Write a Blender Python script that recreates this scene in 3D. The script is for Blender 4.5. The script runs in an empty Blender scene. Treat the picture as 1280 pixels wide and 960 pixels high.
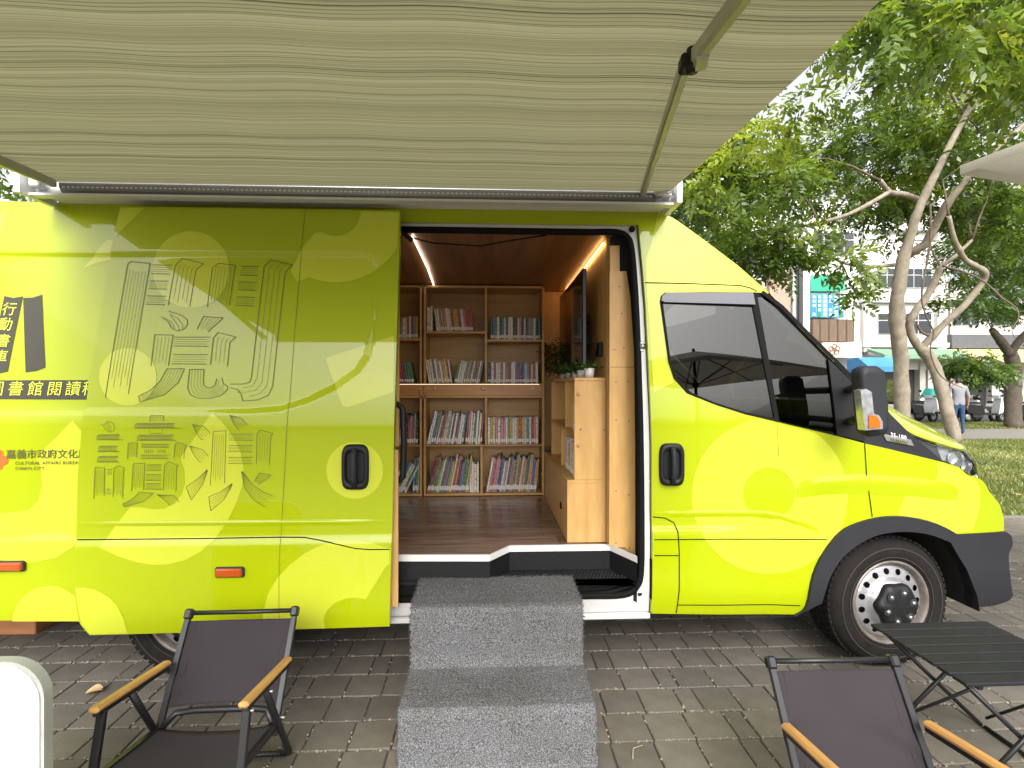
import bpy, bmesh, math, random
import numpy as np
from mathutils import Vector, Matrix, noise as mnoise
from mathutils.geometry import tessellate_polygon
random.seed(7); rng = np.random.default_rng(7)
R = math.radians
SC = bpy.context.scene
COL = SC.collection

# ---------------------------------------------------------------- camera, sky, sun, exposure
TH = R(2.5); CT, ST = math.cos(TH), math.sin(TH); CAMZ = 1.5; F = 640.0
cd = bpy.data.cameras.new('camera'); cam = bpy.data.objects.new('camera', cd); COL.objects.link(cam)
cam.location = (0, 0, CAMZ); cam.rotation_euler = (R(90), 0, -TH)
cd.sensor_width = 36; cd.lens = 18; cd.clip_start = 0.05; cd.clip_end = 2000
SC.camera = cam
SUN_EL, SUN_AZ = R(40), R(180)          # azimuth clockwise from +Y
w = bpy.data.worlds.new('World'); SC.world = w; w.use_nodes = True
nt = w.node_tree; nt.nodes.clear()
sky = nt.nodes.new('ShaderNodeTexSky'); sky.sky_type = 'NISHITA'; sky.sun_disc = False
sky.sun_elevation = SUN_EL; sky.sun_rotation = SUN_AZ; sky.dust_density = 6.0; sky.air_density = 1.0; sky.ozone_density = 1.0
hs = nt.nodes.new('ShaderNodeHueSaturation'); hs.inputs['Saturation'].default_value = 0.12
bg = nt.nodes.new('ShaderNodeBackground'); bg.inputs['Strength'].default_value = 0.15
wo = nt.nodes.new('ShaderNodeOutputWorld')
nt.links.new(sky.outputs[0], hs.inputs['Color']); nt.links.new(hs.outputs[0], bg.inputs[0]); nt.links.new(bg.outputs[0], wo.inputs[0])
sd = bpy.data.lights.new('sun', 'SUN'); sd.energy = .5; sd.angle = R(90); sd.color = (1, .96, .9)
so = bpy.data.objects.new('sun', sd); COL.objects.link(so)
sdir = Vector((math.sin(SUN_AZ)*math.cos(SUN_EL), math.cos(SUN_AZ)*math.cos(SUN_EL), math.sin(SUN_EL)))
so.rotation_euler = sdir.to_track_quat('Z', 'Y').to_euler(); so.location = (0, -9, 9)
vs = SC.view_settings; vs.view_transform = 'Standard'; vs.look = 'None'; vs.exposure = 1.36; vs.gamma = 1
SC.cycles.max_bounces = 8; SC.cycles.diffuse_bounces = 4; SC.cycles.transparent_max_bounces = 12
SC.cycles.use_denoising = True

# ---------------------------------------------------------------- pixel -> place
def ray(px, py):
    u = (px-640)/F; v = (480-py)/F
    return Vector((u*CT+ST, CT-u*ST, v))
def org(): return Vector((0, 0, CAMZ))
def atY(px, py, Y):
    d = ray(px, py); return org()+d*(Y/d.y)
def atZ(px, py, Z=0.0):
    d = ray(px, py); return org()+d*((Z-CAMZ)/d.z)
def atD(px, py, zc): return org()+ray(px, py)*zc

# ---------------------------------------------------------------- object helpers
def ss(a, b, x):
    t = min(1, max(0, (x-a)/(b-a))); return t*t*(3-2*t)
def tag(o, label=None, cat=None, group=None, kind=None):
    if label: o['label'] = label
    if cat: o['category'] = cat
    if group: o['group'] = group
    if kind: o['kind'] = kind
    return o
WM = {}
def place(o, parent):
    COL.objects.link(o)
    if parent is not None:
        o.parent = parent; o.matrix_parent_inverse = WM.get(parent.name, Matrix.Identity(4)).inverted()
    WM[o.name] = Matrix.Translation(o.location) if parent is None else Matrix.Identity(4)
    return o
def empty(name, loc=(0, 0, 0), label=None, cat=None, group=None):
    o = bpy.data.objects.new(name, None); o.empty_display_size = .1; o.location = loc
    place(o, None); return tag(o, label, cat, group)
def children(o): return [c for c in COL.objects if c.parent == o]
def copy_tree(o, parent=None):
    c = o.copy(); COL.objects.link(c)
    if parent is not None: c.parent = parent
    for ch in list(o.children): copy_tree(ch, c)
    return c
class MB:
    def __init__(s): s.v = []; s.f = []; s.m = []; s.sm = []
    def add(s, vs, fs, mi=0, smooth=False):
        b = len(s.v); s.v += [tuple(p) for p in vs]
        for f in fs: s.f.append(tuple(i+b for i in f)); s.m.append(mi); s.sm.append(smooth)
        return s
    def box(s, a, b, mi=0, bev=0.0):
        x0, y0, z0 = a; x1, y1, z1 = b
        return s.obox(((x0+x1)/2, (y0+y1)/2, (z0+z1)/2), (abs(x1-x0), abs(y1-y0), abs(z1-z0)), None, mi, bev)
    def obox(s, c, size, rot=None, mi=0, bev=0.0):
        hx, hy, hz = [q/2 for q in size]; c = Vector(c)
        if bev <= 0:
            vs = [Vector((sx*hx, sy*hy, sz*hz)) for sz in (-1, 1) for sy in (-1, 1) for sx in (-1, 1)]
            fs = [(0, 2, 3, 1), (4, 5, 7, 6), (0, 1, 5, 4), (2, 6, 7, 3), (0, 4, 6, 2), (1, 3, 7, 5)]
        else:
            b = min(bev, hx*.9, hy*.9, hz*.9); vs = []; idx = {}
            for sz in (-1, 1):
                for sy in (-1, 1):
                    for sx in (-1, 1):
                        for ax in range(3):
                            h = [hx, hy, hz]; p = [sx*(hx-b), sy*(hy-b), sz*(hz-b)]; sg = (sx, sy, sz); p[ax] = sg[ax]*h[ax]
                            idx[(sx, sy, sz, ax)] = len(vs); vs.append(Vector(p))
            fs = []
            for ax in range(3):
                o1, o2 = [(1, 2), (2, 0), (0, 1)][ax]
                for sg in (-1, 1):
                    q = []
                    for a, bb in ((-1, -1), (1, -1), (1, 1), (-1, 1)):
                        k = [0, 0, 0]; k[ax] = sg; k[o1] = a; k[o2] = bb; q.append(idx[(*k, ax)])
                    fs.append(tuple(q if sg > 0 else q[::-1]))
            for ax in range(3):
                o1, o2 = [(1, 2), (2, 0), (0, 1)][ax]
                for a in (-1, 1):
                    for bb in (-1, 1):
                        k0 = [0, 0, 0]; k0[ax] = -1; k0[o1] = a; k0[o2] = bb; k1 = list(k0); k1[ax] = 1
                        q = [idx[(*k0, o1)], idx[(*k1, o1)], idx[(*k1, o2)], idx[(*k0, o2)]]
                        fs.append(tuple(q if a*bb < 0 else q[::-1]))
            for sx in (-1, 1):
                for sy in (-1, 1):
                    for sz in (-1, 1):
                        q = [idx[(sx, sy, sz, i)] for i in range(3)]; fs.append(tuple(q if sx*sy*sz > 0 else q[::-1]))
        if rot is not None: vs = [rot @ p for p in vs]
        return s.add([p+c for p in vs], fs, mi)
    def tube(s, pts, r, n=8, mi=0, caps=True, smooth=True, squash=1.0, up=None):
        pts = [Vector(p) for p in pts]; m = len(pts)
        rs = list(r) if isinstance(r, (list, tuple)) else [r]*m
        vs = []; prev = None
        for i, p in enumerate(pts):
            t = (pts[min(i+1, m-1)]-pts[max(i-1, 0)]).normalized()
            if prev is None:
                a = Vector(up) if up else (Vector((0, 0, 1)) if abs(t.z) < .9 else Vector((1, 0, 0)))
                e1 = (a-t*a.dot(t)).normalized()
            else: e1 = (prev-t*prev.dot(t)).normalized()
            prev = e1; e2 = t.cross(e1)
            for k in range(n):
                an = 2*math.pi*(k+.5)/n; vs.append(p+(e1*math.cos(an)+e2*math.sin(an)*squash)*rs[i])
        fs = [(i*n+k, i*n+(k+1) % n, (i+1)*n+(k+1) % n, (i+1)*n+k) for i in range(m-1) for k in range(n)]
        if caps: fs += [tuple(range(n))[::-1], tuple((m-1)*n+k for k in range(n))]
        return s.add(vs, fs, mi, smooth)
    def bar(s, a, b, wd, ht, mi=0, up=(0, 0, 1), bev=.002):
        a, b = Vector(a), Vector(b); d = (b-a); L = d.length; d.normalize(); u = Vector(up)
        e2 = (u-d*u.dot(d)).normalized(); e1 = e2.cross(d)
        rot = Matrix((e1, d, e2)).transposed()
        return s.obox((a+b)/2, (wd, L, ht), rot, mi, bev)
    def prism(s, poly, y0, y1, mi=0, axis='y', smooth=False):
        n = len(poly)
        mk = {'y': lambda p, t: (p[0], t, p[1]), 'x': lambda p, t: (t, p[0], p[1]), 'z': lambda p, t: (p[0], p[1], t)}[axis]
        return s.add([mk(p, y0) for p in poly]+[mk(p, y1) for p in poly],
                     [tuple(range(n)), tuple(range(2*n-1, n-1, -1))]+[(i, i+n, (i+1) % n+n, (i+1) % n) for i in range(n)], mi, smooth)
    def grid(s, rows, mi=0, smooth=True, closed=False):
        nr, nc = len(rows), len(rows[0]); vs = [p for r_ in rows for p in r_]
        fs = [(i*nc+j, i*nc+(j+1) % nc, (i+1)*nc+(j+1) % nc, (i+1)*nc+j) for i in range(nr-1) for j in range(nc if closed else nc-1)]
        return s.add(vs, fs, mi, smooth)
    def lathe(s, prof, c, axis='z', n=24, mi=0, smooth=True):
        rows = []
        for (r_, h) in prof:
            row = []
            for k in range(n):
                a = 2*math.pi*k/n; x, y = r_*math.cos(a), r_*math.sin(a)
                q = {'z': (x, y, h), 'y': (x, h, y), 'x': (h, x, y)}[axis]
                row.append((c[0]+q[0], c[1]+q[1], c[2]+q[2]))
            rows.append(row)
        return s.grid(rows, mi, smooth, True)
    def mesh(s, name, fix=True):
        me = bpy.data.meshes.new(name); me.from_pydata(s.v, [], s.f); me.polygons.foreach_set('material_index', s.m)
        me.polygons.foreach_set('use_smooth', s.sm)
        if fix:
            bm = bmesh.new(); bm.from_mesh(me); bmesh.ops.recalc_face_normals(bm, faces=bm.faces); bm.to_mesh(me); bm.free()
        me.update(); return me
    def build(s, name, mats, parent=None, fix=True):
        me = s.mesh(name, fix)
        for m in (mats if isinstance(mats, (list, tuple)) else [mats]): me.materials.append(m)
        return place(bpy.data.objects.new(name, me), parent)
def link_mesh(name, me, parent=None, loc=(0, 0, 0), rot=(0, 0, 0)):
    o = bpy.data.objects.new(name, me); o.location = loc; o.rotation_euler = rot; return place(o, parent)

# ---------------------------------------------------------------- materials
MATS = {}
def pmat(name, col, rough=.5, metal=0., spec=.5, noise=None, bump=None, stretch=(1, 1, 1), coat=0., col2=None, rnd=0., emit=None, detail=5):
    if name in MATS: return MATS[name]
    m = bpy.data.materials.new(name); MATS[name] = m; m.use_nodes = True; t = m.node_tree; N = t.nodes; L = t.links
    b = N['Principled BSDF']; b.inputs['Roughness'].default_value = rough; b.inputs['Metallic'].default_value = metal
    b.inputs['Specular IOR Level'].default_value = spec; b.inputs['Coat Weight'].default_value = coat; b.inputs['Coat Roughness'].default_value = .03
    b.inputs['Base Color'].default_value = (*col, 1)
    tc = N.new('ShaderNodeTexCoord'); mp = N.new('ShaderNodeMapping'); mp.inputs['Scale'].default_value = stretch
    L.new(tc.outputs['Object'], mp.inputs[0]); out = None
    if noise or col2:
        sc, am = noise or (8, .5)
        nz = N.new('ShaderNodeTexNoise'); nz.inputs['Scale'].default_value = sc; nz.inputs['Detail'].default_value = detail; nz.inputs['Roughness'].default_value = .65
        L.new(mp.outputs[0], nz.inputs['Vector'])
        mr = N.new('ShaderNodeMapRange'); mr.inputs[1].default_value = .28; mr.inputs[2].default_value = .72; L.new(nz.outputs[0], mr.inputs[0])
        mx = N.new('ShaderNodeMix'); mx.data_type = 'RGBA'; L.new(mr.outputs[0], mx.inputs[0])
        c2 = col2 or tuple(min(1, c*(1+am)) for c in col); c1 = col if col2 else tuple(c*(1-am) for c in col)
        mx.inputs[6].default_value = (*c1, 1); mx.inputs[7].default_value = (*c2, 1); out = mx.outputs[2]
    if rnd:
        oi = N.new('ShaderNodeObjectInfo'); mr2 = N.new('ShaderNodeMapRange'); mr2.inputs[3].default_value = 1-rnd; mr2.inputs[4].default_value = 1+rnd
        L.new(oi.outputs['Random'], mr2.inputs[0]); vm = N.new('ShaderNodeVectorMath'); vm.operation = 'SCALE'
        if out: L.new(out, vm.inputs[0])
        else: vm.inputs[0].default_value = col
        L.new(mr2.outputs[0], vm.inputs['Scale']); out = vm.outputs[0]
    if out: L.new(out, b.inputs['Base Color'])
    if bump:
        nb = N.new('ShaderNodeTexNoise'); nb.inputs['Scale'].default_value = bump[0]; nb.inputs['Detail'].default_value = 4; L.new(mp.outputs[0], nb.inputs['Vector'])
        bp = N.new('ShaderNodeBump'); bp.inputs['Strength'].default_value = bump[1]; bp.inputs['Distance'].default_value = .01
        L.new(nb.outputs[0], bp.inputs['Height']); L.new(bp.outputs[0], b.inputs['Normal'])
    if emit: b.inputs['Emission Color'].default_value = (*emit[0], 1); b.inputs['Emission Strength'].default_value = emit[1]
    return m
def glassmat(name, tint, ior=1.5, rough=0.0, refl=(1, 1, 1)):
    m = bpy.data.materials.new(name); MATS[name] = m; m.use_nodes = True; t = m.node_tree; N = t.nodes; L = t.links; N.clear()
    tr = N.new('ShaderNodeBsdfTransparent'); tr.inputs[0].default_value = (*tint, 1); gl = N.new('ShaderNodeBsdfGlossy'); gl.inputs['Roughness'].default_value = rough
    gl.inputs[0].default_value = (*refl, 1)
    fr = N.new('ShaderNodeFresnel'); fr.inputs[0].default_value = ior; mx = N.new('ShaderNodeMixShader'); o = N.new('ShaderNodeOutputMaterial')
    L.new(fr.outputs[0], mx.inputs[0]); L.new(tr.outputs[0], mx.inputs[1]); L.new(gl.outputs[0], mx.inputs[2]); L.new(mx.outputs[0], o.inputs[0]); return m
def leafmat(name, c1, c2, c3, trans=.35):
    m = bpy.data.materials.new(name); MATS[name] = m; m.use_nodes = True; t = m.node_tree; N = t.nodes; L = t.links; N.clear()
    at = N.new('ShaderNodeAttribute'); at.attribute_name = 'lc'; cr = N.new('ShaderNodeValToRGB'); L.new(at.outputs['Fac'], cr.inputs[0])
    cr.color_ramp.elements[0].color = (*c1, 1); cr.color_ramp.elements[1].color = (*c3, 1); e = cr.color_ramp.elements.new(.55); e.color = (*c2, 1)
    df = N.new('ShaderNodeBsdfDiffuse'); tl = N.new('ShaderNodeBsdfTranslucent'); gl = N.new('ShaderNodeBsdfGlossy'); gl.inputs['Roughness'].default_value = .35
    L.new(cr.outputs[0], df.inputs[0]); L.new(cr.outputs[0], tl.inputs[0])
    m1 = N.new('ShaderNodeMixShader'); m1.inputs[0].default_value = trans; L.new(df.outputs[0], m1.inputs[1]); L.new(tl.outputs[0], m1.inputs[2])
    m2 = N.new('ShaderNodeMixShader'); m2.inputs[0].default_value = .05; L.new(m1.outputs[0], m2.inputs[1]); L.new(gl.outputs[0], m2.inputs[2])
    o = N.new('ShaderNodeOutputMaterial'); L.new(m2.outputs[0], o.inputs[0]); return m
M_paint = pmat('lime_wrap', (.355, .425, .001), .4, spec=.12, coat=.85, noise=(1.3, .03))
M_pale = pmat('pale_lime_wrap', (.51, .555, .032), .4, spec=.12, coat=.85, noise=(1.3, .03))
M_black = pmat('black_plastic', (.010, .010, .011), .5, spec=.3, noise=(60, .2))
M_rubber = pmat('seal_rubber', (.006, .006, .006), .75, spec=.15)
M_grey = pmat('grey_moulded_plastic', (.019, .020, .024), .6, spec=.3, noise=(9, .12), bump=(900, .03))
M_visor = pmat('smoked_acrylic', (.10, .10, .115), .12)
M_white = pmat('white_enamel', (.6, .6, .59), .3, noise=(7, .05))
M_white2 = pmat('white_aluminium', (.7, .69, .66), .35, noise=(11, .06))
M_alu = pmat('brushed_aluminium', (.55, .55, .55), .32, metal=.9, noise=(40, .1), stretch=(.2, 6, 6))
M_ply = pmat('birch_plywood', (.52, .28, .08), .42, col2=(.70, .43, .15), noise=(6, .3), stretch=(2.6, 2.6, .5), bump=(30, .02), detail=8)
M_plyh = pmat('oak_board', (.42, .235, .078), .45, col2=(.58, .35, .125), noise=(3, .3), stretch=(.6, 3, 5), bump=(30, .02), detail=8)
M_ceil = pmat('stained_ceiling_ply', (.12, .046, .012), .4, col2=(.36, .16, .045), noise=(2.2, .4), stretch=(6, .5, 3), detail=8)
M_plank = pmat('dark_vinyl_plank', (.085, .05, .035), .2, col2=(.30, .20, .145), noise=(4, .5), stretch=(.8, 9, 9), rnd=.25, detail=8)
M_under = pmat('underbody', (.02, .02, .02), .8)
M_tyre = pmat('tyre_rubber', (.013, .0115, .010), .85, spec=.2, noise=(24, .3))
M_tyred = pmat('dusty_sidewall', (.028, .025, .022), .8, noise=(9, .3))
M_rim = pmat('silver_steel_rim', (.36, .36, .37), .4, metal=.6, noise=(18, .12))
M_rust = pmat('rusty_rim_lip', (.19, .16, .14), .5, metal=.4, noise=(14, .4))
M_bolt = pmat('bolt_steel', (.6, .6, .6), .3, metal=.9)
M_amber = pmat('amber_lens', (.55, .12, .012), .18, coat=.6)
M_orange = pmat('marker_lens', (.42, .07, .01), .2, coat=.5)
M_clear = pmat('clear_lens', (.42, .43, .44), .2, metal=.55, coat=.7, noise=(35, .35))
M_ink = pmat('ink', (.10, .10, .018), .4)
M_inkg = pmat('grey_print', (.055, .052, .04), .4, spec=.3)
M_inkred = pmat('orange_print', (.75, .13, .03), .25)
M_textlime = pmat('lime_text', (.70, .76, .05), .2)
M_glass = glassmat('tinted_glass', (.07, .075, .075), 1.62, 0.0)
M_glassc = glassmat('clear_glass', (.85, .88, .87), 1.5)
M_dark = pmat('dark_trim', (.02, .02, .022), .7)
M_seat = pmat('seat_cloth', (.03, .03, .034), .9, noise=(60, .3))
# ---------------------------------------------------------------- van body surface
YS = 2.55; YC = 3.55                      # near side plane, centre line
def inpoly_sd(x, z, poly):
    d = 1e9; ins = False; n = len(poly)
    for i in range(n):
        ax, az = poly[i]; bx, bz = poly[(i+1) % n]; ex, ez = bx-ax, bz-az; px, pz = x-ax, z-az
        t = max(0, min(1, (px*ex+pz*ez)/(ex*ex+ez*ez+1e-12))); d = min(d, math.hypot(px-ex*t, pz-ez*t))
        if (az > z) != (bz > z) and x < (bx-ax)*(z-az)/(bz-az)+ax: ins = not ins
    return -d if ins else d
def base_y(X, Z):
    y = 0.
    if Z > 1.3: y += .05*(Z-1.3)+.022*(Z-1.3)**2
    if Z < .48: y += .035*((.48-Z)/.2)**2
    if X > 1.75: y += .11*(X-1.75)**2
    y += -.012*(1-ss(.735, .80, Z))*(1-ss(1.1, 1.5, X))
    return y
REC = None
def yb(X, Z):
    y = YS+base_y(X, Z)
    if X < 0: y += .009*ss(1.345, 1.375, Z)*(1-ss(2.12, 2.15, Z))      # blanked window recess of the rear quarter
    return y
DREC = None
def yd(X, Z):                                # sliding door, pulled out on its rails
    y = YS-.095+base_y(-1, Z)
    if DREC: y += .010*(1-ss(-.018, .018, inpoly_sd(X, Z, DREC)))
    return y
def onS(px, py, f=None):
    f = f or yb; Y = YS
    for _ in range(6):
        p = atY(px, py, Y); Y = f(p.x, p.z)
    return (p.x, p.z)
def onpoly(pts, f=None): return [onS(a, b, f) for a, b in pts]
def panel(name, outer, holes, f, mats, parent, dy=0., th=0., step=.05, xl=(), zl=(), side=-1, mi=0):
    """curved sheet: polygon (X,Z) with holes laid on the surface y=f(X,Z)+dy; th folds the rim inwards"""
    loops = [[Vector((x, z, 0)) for x, z in outer]]+[[Vector((x, z, 0)) for x, z in h] for h in holes]
    flat = [p for l in loops for p in l]; tri = tessellate_polygon(loops)
    bm = bmesh.new(); vs = [bm.verts.new((p.x, 0, p.y)) for p in flat]
    for t in tri:
        try: bm.faces.new([vs[i] for i in t])
        except ValueError: pass
    xs = [p.x for p in flat]; zs = [p.y for p in flat]
    def cuts(lo, hi, extra):
        n = max(1, int((hi-lo)/step)); return [lo+(hi-lo)*i/n for i in range(1, n)]+[e for e in extra if lo < e < hi]
    if step < 5:
        for c in cuts(min(xs), max(xs), xl): bmesh.ops.bisect_plane(bm, geom=bm.verts[:]+bm.edges[:]+bm.faces[:], dist=1e-5, plane_co=(c, 0, 0), plane_no=(1, 0, 0))
        for c in cuts(min(zs), max(zs), zl): bmesh.ops.bisect_plane(bm, geom=bm.verts[:]+bm.edges[:]+bm.faces[:], dist=1e-5, plane_co=(0, 0, c), plane_no=(0, 0, 1))
    for fc in bm.faces:
        fc.normal_update()
        if fc.normal.y*side < 0: fc.normal_flip()
        fc.smooth = True
    e = .004; nrm = {}
    for v in bm.verts:
        X, Z = v.co.x, v.co.z; v.co.y = f(X, Z)+dy
        n = Vector(((f(X+e, Z)-f(X-e, Z))/(2*e), -1, (f(X, Z+e)-f(X, Z-e))/(2*e))).normalized()
        nrm[v] = n if side < 0 else -n
    nf = len(bm.faces); lay = bm.faces.layers.int.new('rim')
    bound = [ed for ed in bm.edges if ed.is_boundary]
    if th:
        dup = {}
        for ed in bound:
            for v in ed.verts:
                if v not in dup: dup[v] = bm.verts.new((v.co.x, v.co.y+th, v.co.z))
        for ed in bound:
            a, b = ed.verts; lf = ed.link_faces[0]
            vl = list(lf.verts); i = vl.index(a); fwd = vl[(i+1) % len(vl)] == b
            q = [b, a, dup[a], dup[b]] if fwd else [a, b, dup[b], dup[a]]
            nfc = bm.faces.new(q); nfc[lay] = 1
    bm.normal_update()
    me = bpy.data.meshes.new(name); bm.verts.index_update(); bm.faces.index_update()
    nl = []
    for fc in bm.faces:
        for lp in fc.loops: nl.append(tuple(fc.normal) if fc[lay] else tuple(nrm[lp.vert]))
    bm.to_mesh(me); bm.free(); me.normals_split_custom_set(nl)
    for m in (mats if isinstance(mats, (list, tuple)) else [mats]): me.materials.append(m)
    return place(bpy.data.objects.new(name, me), parent)
def arc(cx, cy, r, a0=0, a1=360, n=48, ry=None):
    full = abs(a1-a0) >= 360; m = n if full else n+1
    return [(cx+r*math.cos(R(a0+(a1-a0)*i/n)), cy+(ry or r)*math.sin(R(a0+(a1-a0)*i/n))) for i in range(m)]
def ribbon(mb, pts, wd, f, dy, mi=0):
    """flat printed line lying on the surface; pts are (X,Z)"""
    P = [Vector(pts[0])]
    for a, b in zip(pts, pts[1:]):
        a, b = Vector(a), Vector(b); n = max(1, int((b-a).length/.02))
        for i in range(1, n+1): P.append(a.lerp(b, i/n))
    L = []
    for i, p in enumerate(P):
        t = (P[min(i+1, len(P)-1)]-P[max(i-1, 0)])
        if t.length < 1e-9: continue
        t.normalize(); n = Vector((-t.y, t.x))*wd/2
        L.append([(q.x, f(q.x, q.y)+dy, q.y) for q in (p-n, p+n)])
    mb.grid(L, mi, False)
def text_tris(body, size, thick=0., align='CENTER', track=1.):
    c = bpy.data.curves.new('t', 'FONT'); c.body = body; c.size = size; c.align_x = align; c.align_y = 'CENTER'; c.offset = thick; c.space_character = track; c.resolution_u = 3
    o = bpy.data.objects.new('t', c); COL.objects.link(o); dg = bpy.context.evaluated_depsgraph_get()
    me = bpy.data.meshes.new_from_object(o.evaluated_get(dg)); vs = [tuple(v.co) for v in me.vertices]; fs = [tuple(p.vertices) for p in me.polygons]
    bpy.data.objects.remove(o); bpy.data.curves.remove(c); bpy.data.meshes.remove(me); return vs, fs
def text_on(mb, body, X, Z, size, f, dy, mi=0, shear=0., thick=0., align='CENTER', xs=1., track=1.):
    vs, fs = text_tris(body, size, thick, align, track)
    out = []
    for x, y, _ in vs:
        xx = X+x*xs+shear*y; zz = Z+y; out.append((xx, f(xx, zz)+dy, zz))
    mb.add(out, fs, mi)

def smooth(pts, m=4):
    out = []
    for i in range(len(pts)-1):
        p0, p1, p2, p3 = pts[max(i-1, 0)], pts[i], pts[i+1], pts[min(i+2, len(pts)-1)]
        for k in range(m):
            t = k/m; out.append(tuple(.5*((2*p1[c])+(p2[c]-p0[c])*t+(2*p0[c]-5*p1[c]+4*p2[c]-p3[c])*t*t+(3*p1[c]-p0[c]-3*p2[c]+p3[c])*t**3) for c in (0, 1)))
    return out+[pts[-1]]
van = empty('library_van', (0.3, YC, 0), 'lime yellow mobile library van with its sliding door pulled open', 'van')
# outlines traced on the side surface ---------------------------------
roof_px = [(760, 263), (802, 263), (819.5, 263.2), (830, 265.8), (848.7, 277), (883, 302), (922.7, 332), (950, 356)]
roofl = onpoly(roof_px)
apil = onpoly([(960.5, 364.6), (976, 382), (1013, 420), (1043.7, 450), (1075, 484), (1098, 508)])
arch_o = onpoly(smooth([(992, 768), (1006, 757), (1015, 717), (1031.5, 684.5), (1055, 660), (1092.5, 647), (1125, 645), (1158, 650.5), (1181.5, 660), (1194, 667.5)]))
arch_i = onpoly(smooth([(1024.5, 752), (1036, 717), (1057, 689), (1090, 669), (1125, 663.5), (1158, 667), (1186, 677.5)]))
nose = onpoly([(1255, 664), (1255, 648), (1250, 631), (1237, 615), (1231, 604), (1224, 598)])
lampb = onpoly([(1208, 592.5), (1199, 584)])
cheekb = onpoly([(1180, 578), (1110, 561), (1080, 554), (1048, 546.5)])
sillz = onS(812, 767)[1]
ZT = roofl[0][1]
rx = -1.51                                  # rear axle
rear_arch = [(rx+.44*math.cos(R(a)), .35+.44*math.sin(R(a))) for a in range(176, 3, -12)]
opening = onpoly([(450, 279), (798, 279), (803, 330), (807, 378), (812, 480), (815, 560), (815, 640), (814, 766.9)])
opening = [(-.78, ZT-.075)]+opening[1:-1]+[(opening[-1][0], sillz-.0), (-.78, sillz)]
winf = onpoly([(824.6, 377.5), (826, 370), (831, 366), (880, 365.3), (940.6, 365.3), (951, 366), (960.5, 367), (976, 385), (1013, 423), (1043.7, 453), (1075, 488), (1096, 509), (1080, 553), (1048, 545.5), (971, 527.5), (931, 518), (893.7, 506), (858.6, 492), (842, 473.6), (835, 452.5)])
# body shell: one sheet over the opening, round the windows, down to the sill
outer = [(-3.3, .36), (-3.3, ZT)]+roofl+apil[:1]
ow = [(opening[0][0], opening[0][1]), (opening[1][0], opening[1][1])]
body_out = ([(-3.3, .37), (-3.3, ZT)] + roofl + [apil[0]]
            + [winf[5], winf[4], winf[3], winf[2], winf[1], winf[0]] + winf[:12:-1] + [cheekb[3]]
            + cheekb[2::-1] + lampb[::-1] + nose[::-1] + arch_o[::-1] + [(opening[-2][0], sillz)]
            + opening[6::-1][:0])
# split at the opening so that no hole touches the rim
def clean(p):
    q = []
    for a in p:
        if not q or math.hypot(a[0]-q[-1][0], a[1]-q[-1][1]) > 1e-4: q.append(a)
    return q
rightop = opening[1:7]                      # right jamb, top to bottom
front_out = clean([(rightop[0][0], ZT)]+[p for p in roofl if p[0] > rightop[0][0]+.01]+[apil[0]]
             + [winf[6], winf[5], winf[4], winf[3], winf[2], winf[1], winf[0], winf[19], winf[18], winf[17], winf[16], winf[15], winf[14], winf[13]]
             + cheekb[2::-1] + lampb[::-1] + nose[::-1] + arch_o[::-1] + [(opening[-2][0], sillz)] + rightop[::-1])
front_panel = panel('cab_side', front_out, [], yb, M_paint, van, th=.03, zl=(.735, .8))
top_out = [(-3.3, opening[0][1]), (-3.3, ZT), (rightop[0][0], ZT), (rightop[0][0], opening[0][1])]
rear_out = [(-3.3, .37), (-3.3, opening[0][1]), (-.78, opening[0][1]), (-.78, sillz), (rx+.46, sillz)]+rear_arch[::-1]+[(rx-.46, .37)]
panel('roof_rail_panel', top_out, [], yb, M_paint, van, th=.03)
rear_panel = panel('rear_side', rear_out, [], yb, M_paint, van, th=.03, zl=(.735, .8, 1.345, 1.36, 1.375, 2.12, 2.135, 2.15, .72))
# far side, roof, windscreen, bonnet and front
def mir(p): return (p[0], 2*YC-p[1], p[2])
def s3(p, f=yb): return (p[0], f(p[0], p[1]), p[1])
far_out = clean([(-3.3, .37), (-3.3, ZT)]+[p for p in roofl]+[apil[0]]+winf[6:2:-1]+winf[2::-1]+winf[:12:-1]+cheekb[2::-1]+lampb[::-1]+nose[::-1]+arch_o[::-1]+[(rx+.46, sillz)]+rear_arch[::-1]+[(rx-.46, .37)])
panel('far_side', far_out, [], lambda X, Z: 2*YC-yb(X, Z), M_paint, van, th=-.03, side=1, step=.2)
mb = MB()
def across(pts, crown, n=9, bulge=0.):
    rows = []
    for p in pts:
        a = Vector(p); b = Vector(mir(p)); r_ = []
        for i in range(n):
            t = i/(n-1); q = a.lerp(b, t); k = 1-abs(2*t-1)**2.4; q.z += crown*k; q.x += bulge*k; r_.append(tuple(q))
        rows.append(r_)
    return rows
mb.grid(across([(-3.3, yb(-3.3, ZT), ZT)]+[s3(p) for p in roofl]+[s3(apil[0])], .16))
mb.build('roof', M_paint, van)
MB().grid(across([s3(p) for p in apil], .02, bulge=.16)).build('windscreen', M_glassc, van)
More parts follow.
